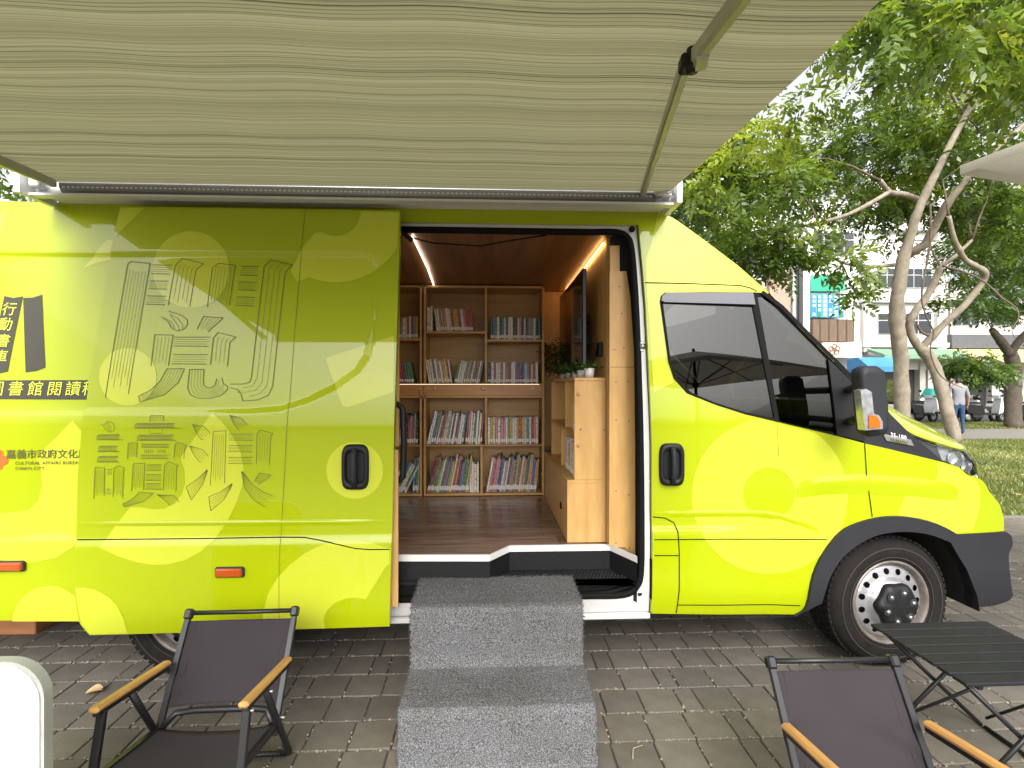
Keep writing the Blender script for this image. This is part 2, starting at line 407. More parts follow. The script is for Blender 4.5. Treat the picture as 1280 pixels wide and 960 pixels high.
# bonnet: near edge on the wing line, crest further in
be = [(1107, 511), (1115, 519), (1136, 539.5), (1157, 548), (1182, 555), (1210, 563.5)]
bc = [(1107, 505), (1122, 512), (1146, 522.5), (1170, 533), (1192, 546), (1209, 560)]
rows = []
for (e_, c_) in zip(be, bc):
    x, z = onS(*e_); E = Vector((x, yb(x, z)+.01, z)); C = atY(c_[0], c_[1], E.y+.42)
    m_ = E.lerp(C, .5); m_.z += .018; q_ = E.lerp(C, .2); q_.z += .02
    rows.append([tuple(E), tuple(q_), tuple(m_), tuple(C)]+[(C.x+.01, YC, C.z+.012)]+[mir(tuple(C)), mir(tuple(m_)), mir(tuple(q_)), mir(tuple(E))])
bn = MB().grid(rows).build('bonnet', M_paint, van)
sol = bn.modifiers.new('thickness', 'SOLIDIFY'); sol.thickness = .012; sol.offset = -1; ssf = bn.modifiers.new('smooth', 'SUBSURF'); ssf.levels = ssf.render_levels = 2
front = [s3(p) for p in nose]+[s3(onS(1219, 577)), (onS(1210, 566)[0], yb(*onS(1210, 566))+.02, onS(1210, 566)[1])]
MB().grid(across(front, 0, bulge=.13)).build('front_panel', M_paint, van)
MB().box((1.6, YS+.2, .75), (2.45, 2*YC-YS-.2, onS(1150, 560)[1]-.04)).box((-3.28, YS+.06, .40), (arch_i[0][0]-.06, 2*YC-YS-.06, .43)).build('underbody', M_under, van)
mbx = MB(); mbx.box((-3.3, YS+.1, .38), (-3.27, 2*YC-YS-.1, ZT)); mbx.build('rear_end', M_paint, van)
# cheek trim, headlight, window frame
cheek = onpoly([(1080, 553.5), (1096, 509), (1107, 509.5), (1115, 519), (1136, 540), (1150, 552), (1180.6, 577.5), (1110, 561)])
ck = panel('wing_trim', cheek, [], yb, M_grey, van, dy=.004, th=.03)
mb = MB(); bs = onpoly([(1103, 542), (1138, 549.5), (1142, 557.5), (1108, 551)])
panel('badge_plate', bs, [], yb, M_alu, ck, dy=-.003, th=.005, step=9)
bx, bz = onS(1122, 545.3); text_on(mb, '35-180', bx, bz, .030, yb, -.006, shear=0, thick=.0004, track=1.1); mb.build('badge_lettering', M_white2, ck)
for v in [o for o in COL.objects if o.name == 'badge_lettering'][0].data.vertices: v.co.z += -(v.co.x-bx)*.2
mb = MB(); bx2, bz2 = onS(1123, 552); text_on(mb, 'HI-MATIC', bx2, bz2, .024, yb, -.006, thick=.0006)
bl = mb.build('badge_lettering', M_ink, ck)
for v in bl.data.vertices: v.co.z += -(v.co.x-bx2)*.23
lamp_px = [(1137.6, 543), (1156.5, 550), (1180.6, 558.6), (1210, 565.5), (1219, 577.5), (1223.6, 588), (1223.6, 597), (1208, 592), (1199.5, 583.5), (1180.6, 576.5), (1152, 553)]
hl = panel('headlight', onpoly(lamp_px), [], yb, glassmat('lamp_lens', (.9, .92, .92), 1.5), van, dy=.006, th=.04, step=.08)
mb = MB(); hb = onpoly([(1176, 558), (1208, 566), (1217, 578), (1221, 595), (1200, 582), (1183, 576)])
panel('reflector', hb, [], yb, pmat('lamp_chrome', (.7, .71, .72), .3, metal=.6, noise=(9, .35)), hl, dy=.035, step=.04)
panel('lamp_housing', onpoly([(1139, 544), (1177, 559), (1184, 577), (1152, 554)]), [], yb, M_visor, hl, dy=.03, step=.08)
for (hx, hy, hr) in ((1198, 574, .045), (1211, 583, .032)):
    x, z = onS(hx, hy); mb.lathe([(hr, .0), (hr*.95, .012), (hr*.6, .03), (.001, .036)], (x, yb(x, z)+.012, z), 'y', 20)
mb.build('lamp_bowl', pmat('lamp_bowl', (.55, .56, .58), .22, metal=.8), hl)
# arch trim and bumper
trim = arch_o+arch_i[::-1]
at_ = panel('wheel_arch_trim', trim, [], yb, M_grey, van, dy=-.02, th=.16)
bump_e = onpoly(smooth([(1255, 664), (1262, 670), (1263, 682), (1259, 689), (1258.5, 702), (1262, 735), (1263.5, 743), (1258, 750), (1240, 756)]))
bside = [arch_o[-1]]+bump_e+onpoly([(1212, 759), (1214, 741), (1205, 710), (1186, 677.5), (1188, 664)])[:4]
panel('front_bumper', bside, [], yb, M_grey, van, dy=-.012, th=.05)
br = across([(p[0], yb(*p)-.012, p[1]) for p in bump_e], 0, bulge=.13)
MB().grid(br).build('bumper_face', M_grey, van)
ho = [(arch_i[0][0]-.02, .36)]+arch_i+onpoly([(1205, 710), (1214, 741), (1212, 759)])
mb = MB(); mb.grid([[(x, yy, z) for x, z in ho] for yy in (YS+.05, YS+.6)]); mb.add([(x, YS+.6, z) for x, z in ho], [tuple(range(len(ho)))]); mb.build('wheel_housing', pmat('black_liner', (.006, .006, .006), .9), van)
# window frame and panes of the cab door
g1 = onpoly([(829, 379), (941.5, 383.4), (968.5, 523), (931, 515), (893.7, 503), (864, 490.5), (848, 473.5), (839, 452)])
g2 = onpoly([(947.5, 371), (957, 370.5), (974, 387), (1011, 424), (1035, 448.5), (1046, 543.5), (974.5, 526.5)])
panel('window_frame', winf, [g1, g2], yb, M_rubber, van, dy=.004, th=.03)
panel('window_pane', g1, [], yb, M_glass, van, dy=.010, step=.08)
panel('window_pane', g2, [], yb, M_glass, van, dy=.009, step=.08)
panel('rain_visor', onpoly([(826, 376), (827, 370), (832, 366.5), (940, 366), (943, 381), (830, 378)]), [], yb, M_visor, van, dy=-.012, th=.02, step=.1)
mb = MB(); ribbon(mb, onpoly([(952, 365), (976, 383), (1013, 421), (1043.7, 451), (1062, 470), (1098, 508)]), .02, yb, -.006); mb.build('pillar_trim', M_rubber, van)
panel('sail_panel', onpoly([(1035, 449), (1044, 457), (1075, 489), (1094, 509), (1080, 552), (1046, 543.5)]), [], yb, M_black, van, dy=-.003, step=.1)
fw = [(x, z) for x, z in winf]
panel('far_window', fw, [], lambda X, Z: 2*YC-yb(X, Z), M_glass, van, dy=-.01, side=1, step=.3)
# seams, mouldings
def seam(pts, f=yb, wd=.005, par=van, name='panel_seam', m=M_rubber, dy=-.0025):
    s_ = MB(); ribbon(s_, onpoly(pts, f), wd, f, dy); return s_.build(name, m, par)
seam([(806, 353.4), (860, 354.5), (926, 357), (938, 360), (946, 364)])
seam([(816, 646), (831, 647.5), (842, 653), (847, 664), (849, 690), (849, 735), (845, 766)])
seam([(818, 674.5), (900, 673.8), (1034, 674.5)])
seam([(818, 694.3), (848, 694.3)])
seam([(846, 756), (960, 755.5), (1000, 757)])
seam([(1080.5, 554), (1083, 595), (1090, 646)])
seam([(971, 528), (973, 570)], wd=.0015)
mg = pmat('lime_shadow_groove', (.40, .46, .003), .3)
def crease(pts, f=yb, par=van, wd=.014, h=.006):
    s_ = MB(); P = onpoly(pts, f); Q = []
    for a, b in zip(P, P[1:]):
        n = max(1, int(abs(b[0]-a[0])/.05)); Q += [(a[0]+(b[0]-a[0])*i/n, a[1]+(b[1]-a[1])*i/n) for i in range(n)]
    Q.append(P[-1]); rows = []
    for k, o_ in ((1, 0), (.6, .3), (.1, .85), (-.25, 1), (-1.1, .6), (-2.4, 0)):
        rows.append([(x, f(x, z+k*wd)-.0008-h*o_*min(1, 6*min(i_, len(Q)-1-i_)/len(Q)), z+k*wd) for i_, (x, z) in enumerate(Q)])
    s_.grid(rows); return s_.build('moulding', M_paint, par)
crease([(818, 641), (900, 640.5), (955, 640.5), (975, 644), (1000, 652), (1026, 662)], h=.004, wd=.010)
crease([(992, 617), (1004, 607), (1030, 602), (1080, 599.5), (1150, 605), (1200, 612)], wd=.03, h=.007)
# wrap print: pale shapes on film just proud of the paint
def film(name_parent, pts, holes=(), f=yb, dy=-.0012, m=M_pale, step=.05):
    return panel('pale_shape', onpoly(pts, f), [onpoly(h, f) for h in holes], f, m, name_parent, dy=dy, step=step, zl=(.735, .8, 1.345, 1.375, 2.12, 2.15))
film(front_panel, [(823, 264), (829, 266.5), (848, 278), (882, 303), (921, 333), (948, 357), (957, 364.2), (831, 364.6), (825, 369), (823.3, 377), (833, 453), (841, 474), (842, 478), (817, 490), (808, 355), (806.5, 325), (815, 300)])
ring = arc(962, 620, 97.5, 0, 360, 72)
ring = [(x, y) for x, y in ring if True]
clip = []
for x, y in ring:                            # the ring ends at the window line and the sill of the arch
    yw = np.interp(x, [858.6, 893.7, 931, 971, 1048, 1080], [494, 508, 520, 529.5, 548, 556])
    clip.append((x, max(y, yw)))
film(front_panel, clip, [arc(961, 617, 32.5, 0, 360, 40)])
film(front_panel, [(1122, 643.5), (1126, 632), (1133, 615.5), (1150, 620), (1163, 612), (1170, 600), (1171.5, 588), (1170, 577.5), (1198, 585.5), (1207, 594), (1219, 599.5), (1225, 612), (1224.5, 632), (1220, 650), (1214, 664), (1194, 666), (1181, 658.5), (1158, 649)])
# jamb, seal, sill
jo = opening; ji = onpoly([(450, 288)]+smooth([(740, 288), (772, 288), (785, 294), (791.5, 310), (797, 378), (801, 480), (803, 560), (804, 650), (803.5, 715), (798, 736), (782, 746.5), (740, 748)])+[(450, 748)])
ji[0] = (-.72, ji[1][1]); ji[-1] = (-.72, ji[-2][1])
fj = lambda X, Z: yb(X, Z)+.028
panel('door_jamb', [(-.775, jo[0][1]-.003)]+[(p[0]-.004, p[1]-(.003 if i == 0 else 0)) for i, p in enumerate(jo[1:-2])]+[(jo[-2][0]-.004, sillz+.002), (-.775, sillz+.002)], [ji], fj, M_white, van, th=.05, step=.1)
mb = MB(); sp = [(x, fj(x, z)+.004, z) for x, z in ji[1:-1]]; sp = [(-.72, fj(0, ji[0][1]), ji[0][1])]+sp+[(-.72, fj(0, ji[-1][1]), ji[-1][1])]
mb.tube(sp, .017, 8); mb.build('door_seal', M_rubber, van)
mb = MB(); mb.box((-.775, yb(0, .3)-.004, sillz-.03), (opening[-2][0]-.002, yb(0, .3)+.10, sillz-.001), bev=.004); mb.build('sill', M_white, van)
for (qx, qy, big) in ((790, 286.5, 1), (799, 741, 0)):
    p = atY(qx, qy, YS+.07 if big else YS+.03); MB().lathe([(.001, -.012), (.012, -.012), (.016, -.004), (.016, .004)], p, 'y', 14).build('rubber_stop', M_rubber, van)
for (qx, qy) in ((802.5, 433), (807.5, 602)):
    p = atY(qx, qy, YS+.045); mb = MB(); mb.obox(p, (.020, .006, .05), None, 0, .003); mb.lathe([(.001, -.016), (.009, -.014), (.012, -.004), (.02, -.002), (.02, .004)], p, 'y', 14); mb.build('door_striker', M_alu, van)
p = atY(807, 653, YS+.035); MB().obox(p, (.026, .012, .11), None, 0, .005).build('jamb_slot', M_rubber, van)
p = atY(815, 723, YS+.012); MB().obox(p, (.022, .03, .21), None, 0, .006).build('jamb_buffer', M_rubber, van)
# handles
def handle(px, py, f, parent):
    x, z = onS(px, py, f); y = f(x, z); o = (x, y, z)
    mb = MB(); pl = [(x+.064*sx*abs(math.cos(a))**.45, z+.108*sz*abs(math.sin(a))**.45) for a, sx, sz in [(R(t), 1 if math.cos(R(t)) >= 0 else -1, 1 if math.sin(R(t)) >= 0 else -1) for t in range(0, 360, 12)]]
    n = len(pl); r2 = [(x+(a-x)*.93, z+(b-z)*.96) for a, b in pl]; r3 = [(x+(a-x)*.70, z+(b-z)*.72) for a, b in pl]; r4 = [(x+(a-x)*.62, z+(b-z)*.66) for a, b in pl]
    mb.grid([[(a, y-.002, b) for a, b in pl], [(a, y-.024, b) for a, b in r2], [(a, y-.023, b) for a, b in r3], [(a, y-.0045, b) for a, b in r4]], 0, True, True)
    mb.add([(a, y-.0045, b) for a, b in r4], [tuple(range(n))])
    hb = mb.build('door_handle', M_black, parent)
    g = MB(); g.tube([(x, y-.020, z+.088), (x, y-.038, z+.055), (x, y-.042, z), (x, y-.038, z-.05), (x, y-.022, z-.088)], .0155, 8, squash=.9); g.build('grip', M_grey, hb)
handle(839, 580.5, yb, van)
# side markers
def marker(px, py, f, parent):
    x, z = onS(px, py, f); y = f(x, z); h = MB(); h.obox((x, y-.008, z), (.134, .022, .050), None, 0, .008); b = h.build('side_marker', M_dark, parent)
    l = MB(); l.obox((x, y-.018, z), (.124, .016, .040), None, 0, .007); l.build('lens', M_orange, b)
marker(15, 707, yb, van)
# wheels -------------------------------------------------------------
def wheel(parent, c, ang, name='wheel'):
    Rm = Matrix.Translation(c) @ Matrix.Rotation(ang, 4, 'Z')
    def fin(mb, nm, m, par):
        mb.v = [tuple(Rm @ Vector(v)) for v in mb.v]; return mb.build(nm, m, par)
    Rt, W = .345, .2
    prof = [(.215, .02), (.222, -.002), (.25, -.012), (.285, -.016), (.315, -.008), (.332, .012), (.340, .03), (.341, .17), (.332, .19), (.30, .205), (.22, .19)]
    t = MB(); t.lathe(prof, (0, 0, 0), 'y', 72); nb = 64
    for k in range(nb):
        for j, (yy, wd) in enumerate(((.032, .036), (.075, .034), (.118, .034), (.160, .036))):
            a = 2*math.pi*(k+(j % 2)*.5)/nb; rot = Matrix.Rotation(-a, 3, 'Y')
            t.obox(rot @ Vector((.3425, yy, 0)), (.011, wd, 2*math.pi*.343/nb*.72), rot, 0, .002)
    ty = fin(t, 'tyre', [M_tyre], parent)
    s_ = MB(); s_.lathe([(.286, -.0175), (.289, -.020), (.293, -.0175)], (0, 0, 0), 'y', 64); s_.lathe([(.238, -.0125), (.240, -.0145), (.243, -.0125)], (0, 0, 0), 'y', 64); fin(s_, 'sidewall_ridge', M_tyred, ty)
    rm = MB(); rm.lathe([(.222, -.004), (.218, -.010), (.208, -.008), (.202, .006), (.196, .03)], (0, 0, 0), 'y', 64)
    rim = fin(rm, 'rim', M_rust, parent)
    d = MB(); outer = arc(0, 0, .197, 0, 360, 64); holes = [arc(.163*math.cos(R(a)), .163*math.sin(R(a)), .0165, 0, 360, 12, .0165) for a in range(0, 360, 24)]
    loops = [[Vector((x, z, 0)) for x, z in l] for l in [outer]+holes+[arc(0, 0, .07, 0, 360, 24)]]
    flat = [p for l in loops for p in l]; tri = tessellate_polygon(loops)
    def dy(r_): return np.interp(r_, [.06, .10, .118, .135, .185, .2], [-.03, -.030, -.024, .0, .012, .03])
    # subdivide rings for the dished shape
    bm = bmesh.new(); vv = [bm.verts.new((p.x, 0, p.y)) for p in flat]
    for q in tri:
        try: bm.faces.new([vv[i] for i in q])
        except ValueError: pass
    for cpos in [i*.0125-.2 for i in range(33)]:
        bmesh.ops.bisect_plane(bm, geom=bm.verts[:]+bm.edges[:]+bm.faces[:], dist=1e-5, plane_co=(cpos, 0, 0), plane_no=(1, 0, 0))
        bmesh.ops.bisect_plane(bm, geom=bm.verts[:]+bm.edges[:]+bm.faces[:], dist=1e-5, plane_co=(0, 0, cpos), plane_no=(0, 0, 1))
    bm.verts.index_update()
    d.add([(v.co.x, dy(math.hypot(v.co.x, v.co.z)), v.co.z) for v in bm.verts], [tuple(v.index for v in f_.verts) for f_ in bm.faces], 0, True); bm.free()
    fin(d, 'rim_disc', M_rim, rim)
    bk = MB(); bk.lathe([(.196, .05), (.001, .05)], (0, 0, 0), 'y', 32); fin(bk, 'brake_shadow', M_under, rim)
    hc = MB(); rows = []
    for (r_, y_) in ((.114, -.020), (.114, -.040), (.108, -.052), (.085, -.060), (.04, -.063), (.001, -.065)):
        rows.append([(r_*(1+.05*math.cos(6*R(a)))*math.cos(R(a)), y_-(.008*max(0, math.cos(6*R(a))) if .05 < r_ < .1 else 0), r_*(1+.05*math.cos(6*R(a)))*math.sin(R(a))) for a in range(0, 360, 5)])
    hc.grid(rows, 0, True, True); cap = fin(hc, 'hub_cap', M_black, rim)
    for k in range(6):
        pk = MB(); a = R(60*k+15); pk.lathe([(.022, -.0645), (.016, -.066), (.001, -.066)], (.075*math.cos(a), 0, .075*math.sin(a)), 'y', 12); fin(pk, 'bolt_pocket', M_dark, cap)
    for k in range(6):
        a = R(60*k+15); bo = MB(); bo.lathe([(.010, -.060), (.010, -.070), (.006, -.073), (.001, -.073)], (.075*math.cos(a), 0, .075*math.sin(a)), 'y', 8); fin(bo, 'bolt', M_bolt, cap)
wf = atY(1113, 765, YS+.07)
for nm, c, a in (('wheel', (wf.x, YS+.07, .345), R(4)), ('wheel', (rx, YS+.12, .345), 0)):
    we = bpy.data.objects.new('wheel', None); place(we, van); wheel(we, c, a)
for c in ((wf.x, 2*YC-YS-.1, .345), (rx, 2*YC-YS-.1, .345)):
    we = bpy.data.objects.new('wheel', None); place(we, van)
    t = MB(); t.lathe([(.0, -.1), (.2, -.1), (.22, -.12), (.33, -.11), (.345, -.08), (.345, .08), (.33, .1), (.2, .1), (.0, .1)], c, 'y', 40); t.build('tyre', M_tyre, we)
# mirror
mm = bpy.data.objects.new('wing_mirror', None); place(mm, van)
def mp(px, py, d=0.): p = atY(px, py, 2.26+d); return p
hp = [(1073, 461), (1078, 457.5), (1094, 457.5), (1101, 462), (1106, 505), (1107, 538), (1103, 544), (1084, 546), (1079, 543), (1075, 500), (1072, 470)]
mb = MB(); P0 = [mp(*q) for q in hp]; cx = sum(p.x for p in P0)/len(P0); cz = sum(p.z for p in P0)/len(P0)
rows = []
for (sc_, yy) in ((.80, 2.232), (.94, 2.236), (1., 2.252), (1., 2.285), (.97, 2.305), (.85, 2.315)):
    rows.append([(cx+(p.x-cx)*sc_, yy, cz+(p.z-cz)*sc_) for p in P0])
mb.grid(rows, 0, True, True); mb.add(rows[0], [tuple(range(len(P0)))]); mb.add(rows[-1], [tuple(range(len(P0)))])
hs_ = mb.build('mirror_housing', M_grey, mm)
def lens(pts, nm, m, par):
    l = MB(); Q = [mp(a, b, -.052) for a, b in pts]; q2 = [(p.x, 2.205, p.z) for p in Q]; q1 = [(p.x, 2.25, p.z) for p in Q]
    l.grid([q1, q2], 0, False, True); l.add(q2, [tuple(range(len(Q)))]); return l.build(nm, m, par)
ln = lens([(1075, 488), (1082, 486), (1089, 490), (1092, 517), (1098, 519), (1103, 527), (1103, 536), (1081, 538)], 'lamp_glass', M_clear, mm)
l = MB(); Q = [mp(a, b, -.068) for a, b in [(1088, 519), (1097, 520), (1102, 527), (1102, 535), (1088, 535.5)]]; l.add([(p.x, 2.2045, p.z) for p in Q]+[(p.x, 2.199, p.z) for p in Q], [(5, 6, 7, 8, 9)]+[(i, (i+1) % 5, (i+1) % 5+5, i+5) for i in range(5)]); l.build('indicator', M_amber, ln)
for py in (484, 524):
    a = mp(1072, py, .1); b = onS(1062, py+3); MB().bar(a, (b[0], yb(*b)-.004, b[1]), .05, .035, bev=.01).build('mirror_arm', M_black, mm)
# cab interior
mb = MB(); mb.box((.80, YS+.14, .55), (2.0, 2*YC-YS-.14, .6)).box((1.75, YS+.16, .55), (2.12, 2*YC-YS-.16, 1.30), bev=.06); mb.build('dashboard', M_dark, van)
for yy in (YS+.5, YS+1.45):
    s_ = MB(); s_.box((1.0, yy-.25, .75), (1.5, yy+.25, .95), bev=.05); s_.bar((1.02, yy, .9), (.86, yy, 1.58), .48, .14, up=(1, 0, 0), bev=.05); s_.bar((.86, yy, 1.6), (.84, yy, 1.82), .27, .09, up=(1, 0, 0), bev=.03); s_.build('cab_seat', M_seat, van)
MB().tube([(1.66+.06*math.sin(a), YS+1.45+.2*math.cos(a), 1.32+.19*math.sin(a)) for a in [2*math.pi*i/24 for i in range(25)]], .014, 6).build('steering_wheel', M_dark, van)
# ---------------------------------------------------------------- sliding door with the printed title
DREC = [onS(a, b, lambda X, Z: YS-.095+base_y(-1, Z)) for a, b in [(60, 318), (300, 317), (452, 318), (466, 323), (471, 334), (468, 400), (459, 445), (446, 464), (418, 484), (385, 500), (350, 511), (310, 514), (60, 514)]]
door_px = [(150, 258), (300, 260), (500, 263), (498.5, 330), (495, 450), (492, 560), (489, 690), (487.5, 740), (487, 783), (300, 789), (112, 794), (100, 780), (93, 740), (92, 700), (97, 600), (112, 470), (135, 340), (145, 280)]
dpoly = onpoly(door_px, yd)
zl = [DREC[0][1]+k for k in (-.012, -.004, .004, .012)]+[DREC[-1][1]+k for k in (-.012, -.004, .004, .012)]+[.735, .8]
sdoor = panel('sliding_door', dpoly, [], yd, M_paint, van, th=.045, step=.0115, zl=zl)
mb = MB(); inn = [(x*1.0, z) for x, z in dpoly]
x1 = dpoly[5][0]
mb.box((dpoly[12][0]+.06, yd(-1, 1)+.05, .42), (x1+.012, yd(-1, 1)+.064, 1.18)); mb.box((dpoly[0][0]+.06, yd(-1, 2)+.055, 1.19), (x1+.006, yd(-1, 2)+.068, 2.2)); mb.build('door_lining', M_ply, sdoor)
mb = MB(); hx = x1+.014; mb.tube([(hx-.03, yd(0, 1.4)+.09, 1.41), (hx+.012, yd(0, 1.4)+.10, 1.38), (hx+.016, yd(0, 1.4)+.10, 1.2), (hx+.012, yd(0, 1.4)+.10, 1.04), (hx-.03, yd(0, 1.4)+.09, 1.0)], .016, 8); mb.build('inner_grip', M_black, sdoor)
handle(444.5, 583.5, yd, sdoor); marker(288, 714.5, yd, sdoor)
mb = MB(); ribbon(mb, onpoly([(97, 674.5), (250, 673), (350, 671.3), (380, 671.5), (400, 675), (425, 681), (445, 685.5), (462, 686.8), (487, 686.5)], yd), .005, yd, -.0026); mb.build('panel_seam', M_rubber, sdoor)
crease([(97, 654), (300, 652.5), (488, 651)], f=yd, par=sdoor, wd=.008, h=.004)
mb = MB(); ribbon(mb, onpoly([(382, 261), (375, 340), (366, 450), (357, 570), (352, 660), (349, 720), (351, 788)], yd), .0016, yd, -.0030); mb.build('wrap_joint', M_inkg, sdoor)
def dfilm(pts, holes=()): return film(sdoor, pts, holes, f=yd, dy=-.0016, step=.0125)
dfilm([(151, 259.5), (181, 259.5), (143.5, 297), (146, 279)])
dfilm(arc(239, 337, 48, 0, 360, 56))
dfilm(arc(160, 471, 36, 0, 360, 48))
dfilm([(266, 515), (278, 527), (291, 545), (301, 565), (305, 585), (303, 608), (294, 633), (283, 654), (270, 672), (252, 689), (231, 700.5), (210, 705.5), (189, 706), (170, 702.5), (150, 696), (124.6, 684), (144, 658), (163, 634), (176, 634), (190, 636.5), (204, 636), (218, 630), (228, 618), (232, 603), (231, 588), (226, 572), (240, 552)])
dfilm([(496.3, 309)]+arc(420, 264, 89, 34, 112, 20)+[(371, 352), (363, 338), (378, 310), (394, 291), (402, 290)]+arc(420, 264, 31, 110, -4, 14)+[(452, 264.2), (498.5, 265.5)])
dfilm([(407, 449), (411, 446), (493, 419.5), (492, 490), (435, 509), (428, 507)])  # slanted pale quadrilateral near the door's front edge, laid on as a thin sheet
dfilm([(94, 735), (106, 734), (122, 738), (136, 746), (146, 756), (155, 773), (160, 792), (112.5, 792.6), (102, 779), (95, 740)])
dfilm(arc(443.5, 588, 35.5, 0, 360, 48))
dfilm([(328, 786.8), (329, 765), (335, 742), (347, 722), (362, 706), (382, 691), (402, 681), (423, 676), (443, 675.3), (465, 678.5), (487, 685.5), (486.8, 704), (482, 708.5), (457, 749), (446, 747), (432, 748), (418, 754), (408, 764), (404.5, 775), (407, 785.2)])
# title lettering (book-line characters), one mesh for each character
K = 1280/300.
def glyph(ox, oy, strokes, wth=.0034, wtn=.0014):
    mb = MB()
    def cv(p): return onS(ox+p[0]/K, oy+p[1]/K, yd)
    def samp(P, n=14):
        P = [Vector(p) for p in P]; L = [0]
        for a, b in zip(P, P[1:]): L.append(L[-1]+(b-a).length)
        out = []
        for i in range(n):
            t = L[-1]*i/(n-1); k = max(j for j in range(len(L)-1) if L[j] <= t+1e-9); out.append(P[k].lerp(P[k+1], (t-L[k])/max(1e-9, L[k+1]-L[k])))
        return out
    for s_ in strokes:
        kd = s_[0]
        if kd == 'L': ribbon(mb, [cv(p) for p in s_[1]], wth*(s_[2] if len(s_) > 2 else 1), yd, -.0030); continue
        _, A, B, n, cap = s_[:5]; c0 = s_[5] if len(s_) > 5 else .04; c1 = s_[6] if len(s_) > 6 else .93
        ribbon(mb, [cv(p) for p in A], wth, yd, -.0030); ribbon(mb, [cv(p) for p in B], wth, yd, -.0030)
        if len(A) == len(B): SA, SB = [Vector(p) for p in A], [Vector(p) for p in B]
        else: SA, SB = samp(A), samp(B)
        for i in range(1, n+1):
            t = i/(n+1); ln = [a.lerp(b, t) for a, b in zip(SA, SB)]
            d = samp(ln, 16); lo = int(round(c0*15)); hi = int(round((c1-(.05 if i % 2 else 0))*15)); ribbon(mb, [cv(p) for p in d[lo:hi+1]], wtn, yd, -.0030)
        if cap & 1: ribbon(mb, [cv(A[0]), cv(B[0])], wth, yd, -.0030)
        if cap & 2: ribbon(mb, [cv(A[-1]), cv(B[-1])], wth, yd, -.0030)
    return mb.build('title_lettering', M_ink, sdoor)
def H(y0a, y0b, y1a, y1b, n=3): return ('B', [y0a, y0b], [y1a, y1b], n, 0, 0, 1)
glyph(100, 300, [
 ('B', [(272, 115), (255, 130), (137, 840)], [(375, 125), (371, 145), (260, 820)], 6, 1),
 H((387, 133), (492, 135), (382, 180), (482, 182)), H((373, 218), (475, 220), (366, 260), (466, 262)), H((358, 298), (460, 300), (351, 342), (452, 345)),
 ('B', [(548, 98), (510, 137), (472, 345)], [(660, 127), (620, 160), (587, 355)], 4, 1, .1, .93),
 ('B', [(738, 125), (708, 150), (680, 357)], [(830, 135), (826, 160), (797, 350)], 6, 1),
 H((860, 140), (955, 142), (852, 187), (950, 190)), H((846, 224), (945, 226), (840, 265), (938, 269)), H((837, 303), (934, 307), (829, 348), (928, 352)),
 ('B', [(1020, 107), (983, 142), (915, 735), (905, 758), (870, 768), (800, 768)], [(1135, 133), (1095, 170), (1028, 780), (1005, 828), (950, 852), (868, 858)], 3, 1, .03, .98),
 ('L', [(800, 788), (840, 797), (860, 822), (868, 858)]),
 ('L', [(475, 380), (540, 400), (572, 425), (575, 450), (555, 475), (520, 485), (490, 470), (470, 435), (435, 410)]),
 ('L', [(478, 392), (520, 418), (548, 448), (548, 476)], .5), ('L', [(482, 400), (505, 430), (525, 460), (530, 482)], .5), ('L', [(450, 414), (485, 434), (500, 460), (505, 478)], .5),
 ('B', [(660, 408), (625, 475)], [(765, 415), (685, 488)], 4, 1),
 ('B', [(400, 505), (380, 672)], [(497, 507), (472, 670)], 4, 1),
 H((505, 518), (693, 518), (500, 565), (686, 567)), H((498, 610), (682, 612), (488, 660), (676, 662)),
 ('B', [(738, 493), (712, 523), (697, 665)], [(832, 517), (800, 545), (787, 675)], 3, 1, .1, .93),
 ('B', [(465, 686), (430, 750), (380, 800), (315, 832)], [(557, 686), (525, 760), (450, 825), (320, 862)], 5, 3, .02, 1),
 ('B', [(585, 690), (575, 790), (590, 825), (625, 842), (690, 845), (750, 830), (785, 800), (788, 782)], [(662, 690), (658, 740), (660, 772), (674, 786), (700, 788), (718, 775), (726, 758), (730, 740)], 4, 1, .02, 1),
 ('L', [(788, 782), (765, 765), (757, 735)]),
])
bar = lambda a, b, c, d, n=4: ('B', [a, b], [c, d], n, 0, 0, 1)
def bk(x0, x1, x2, y0, y1): return [('L', [(x1, y0), (x0+15, y0), (x0+4, y0+9), (x0, y1), (x2, y1)]), bar((x0+14, y0+6), (x1-4, y0+6), (x0+6, y1-5), (x1-4, y1-5), 2)]
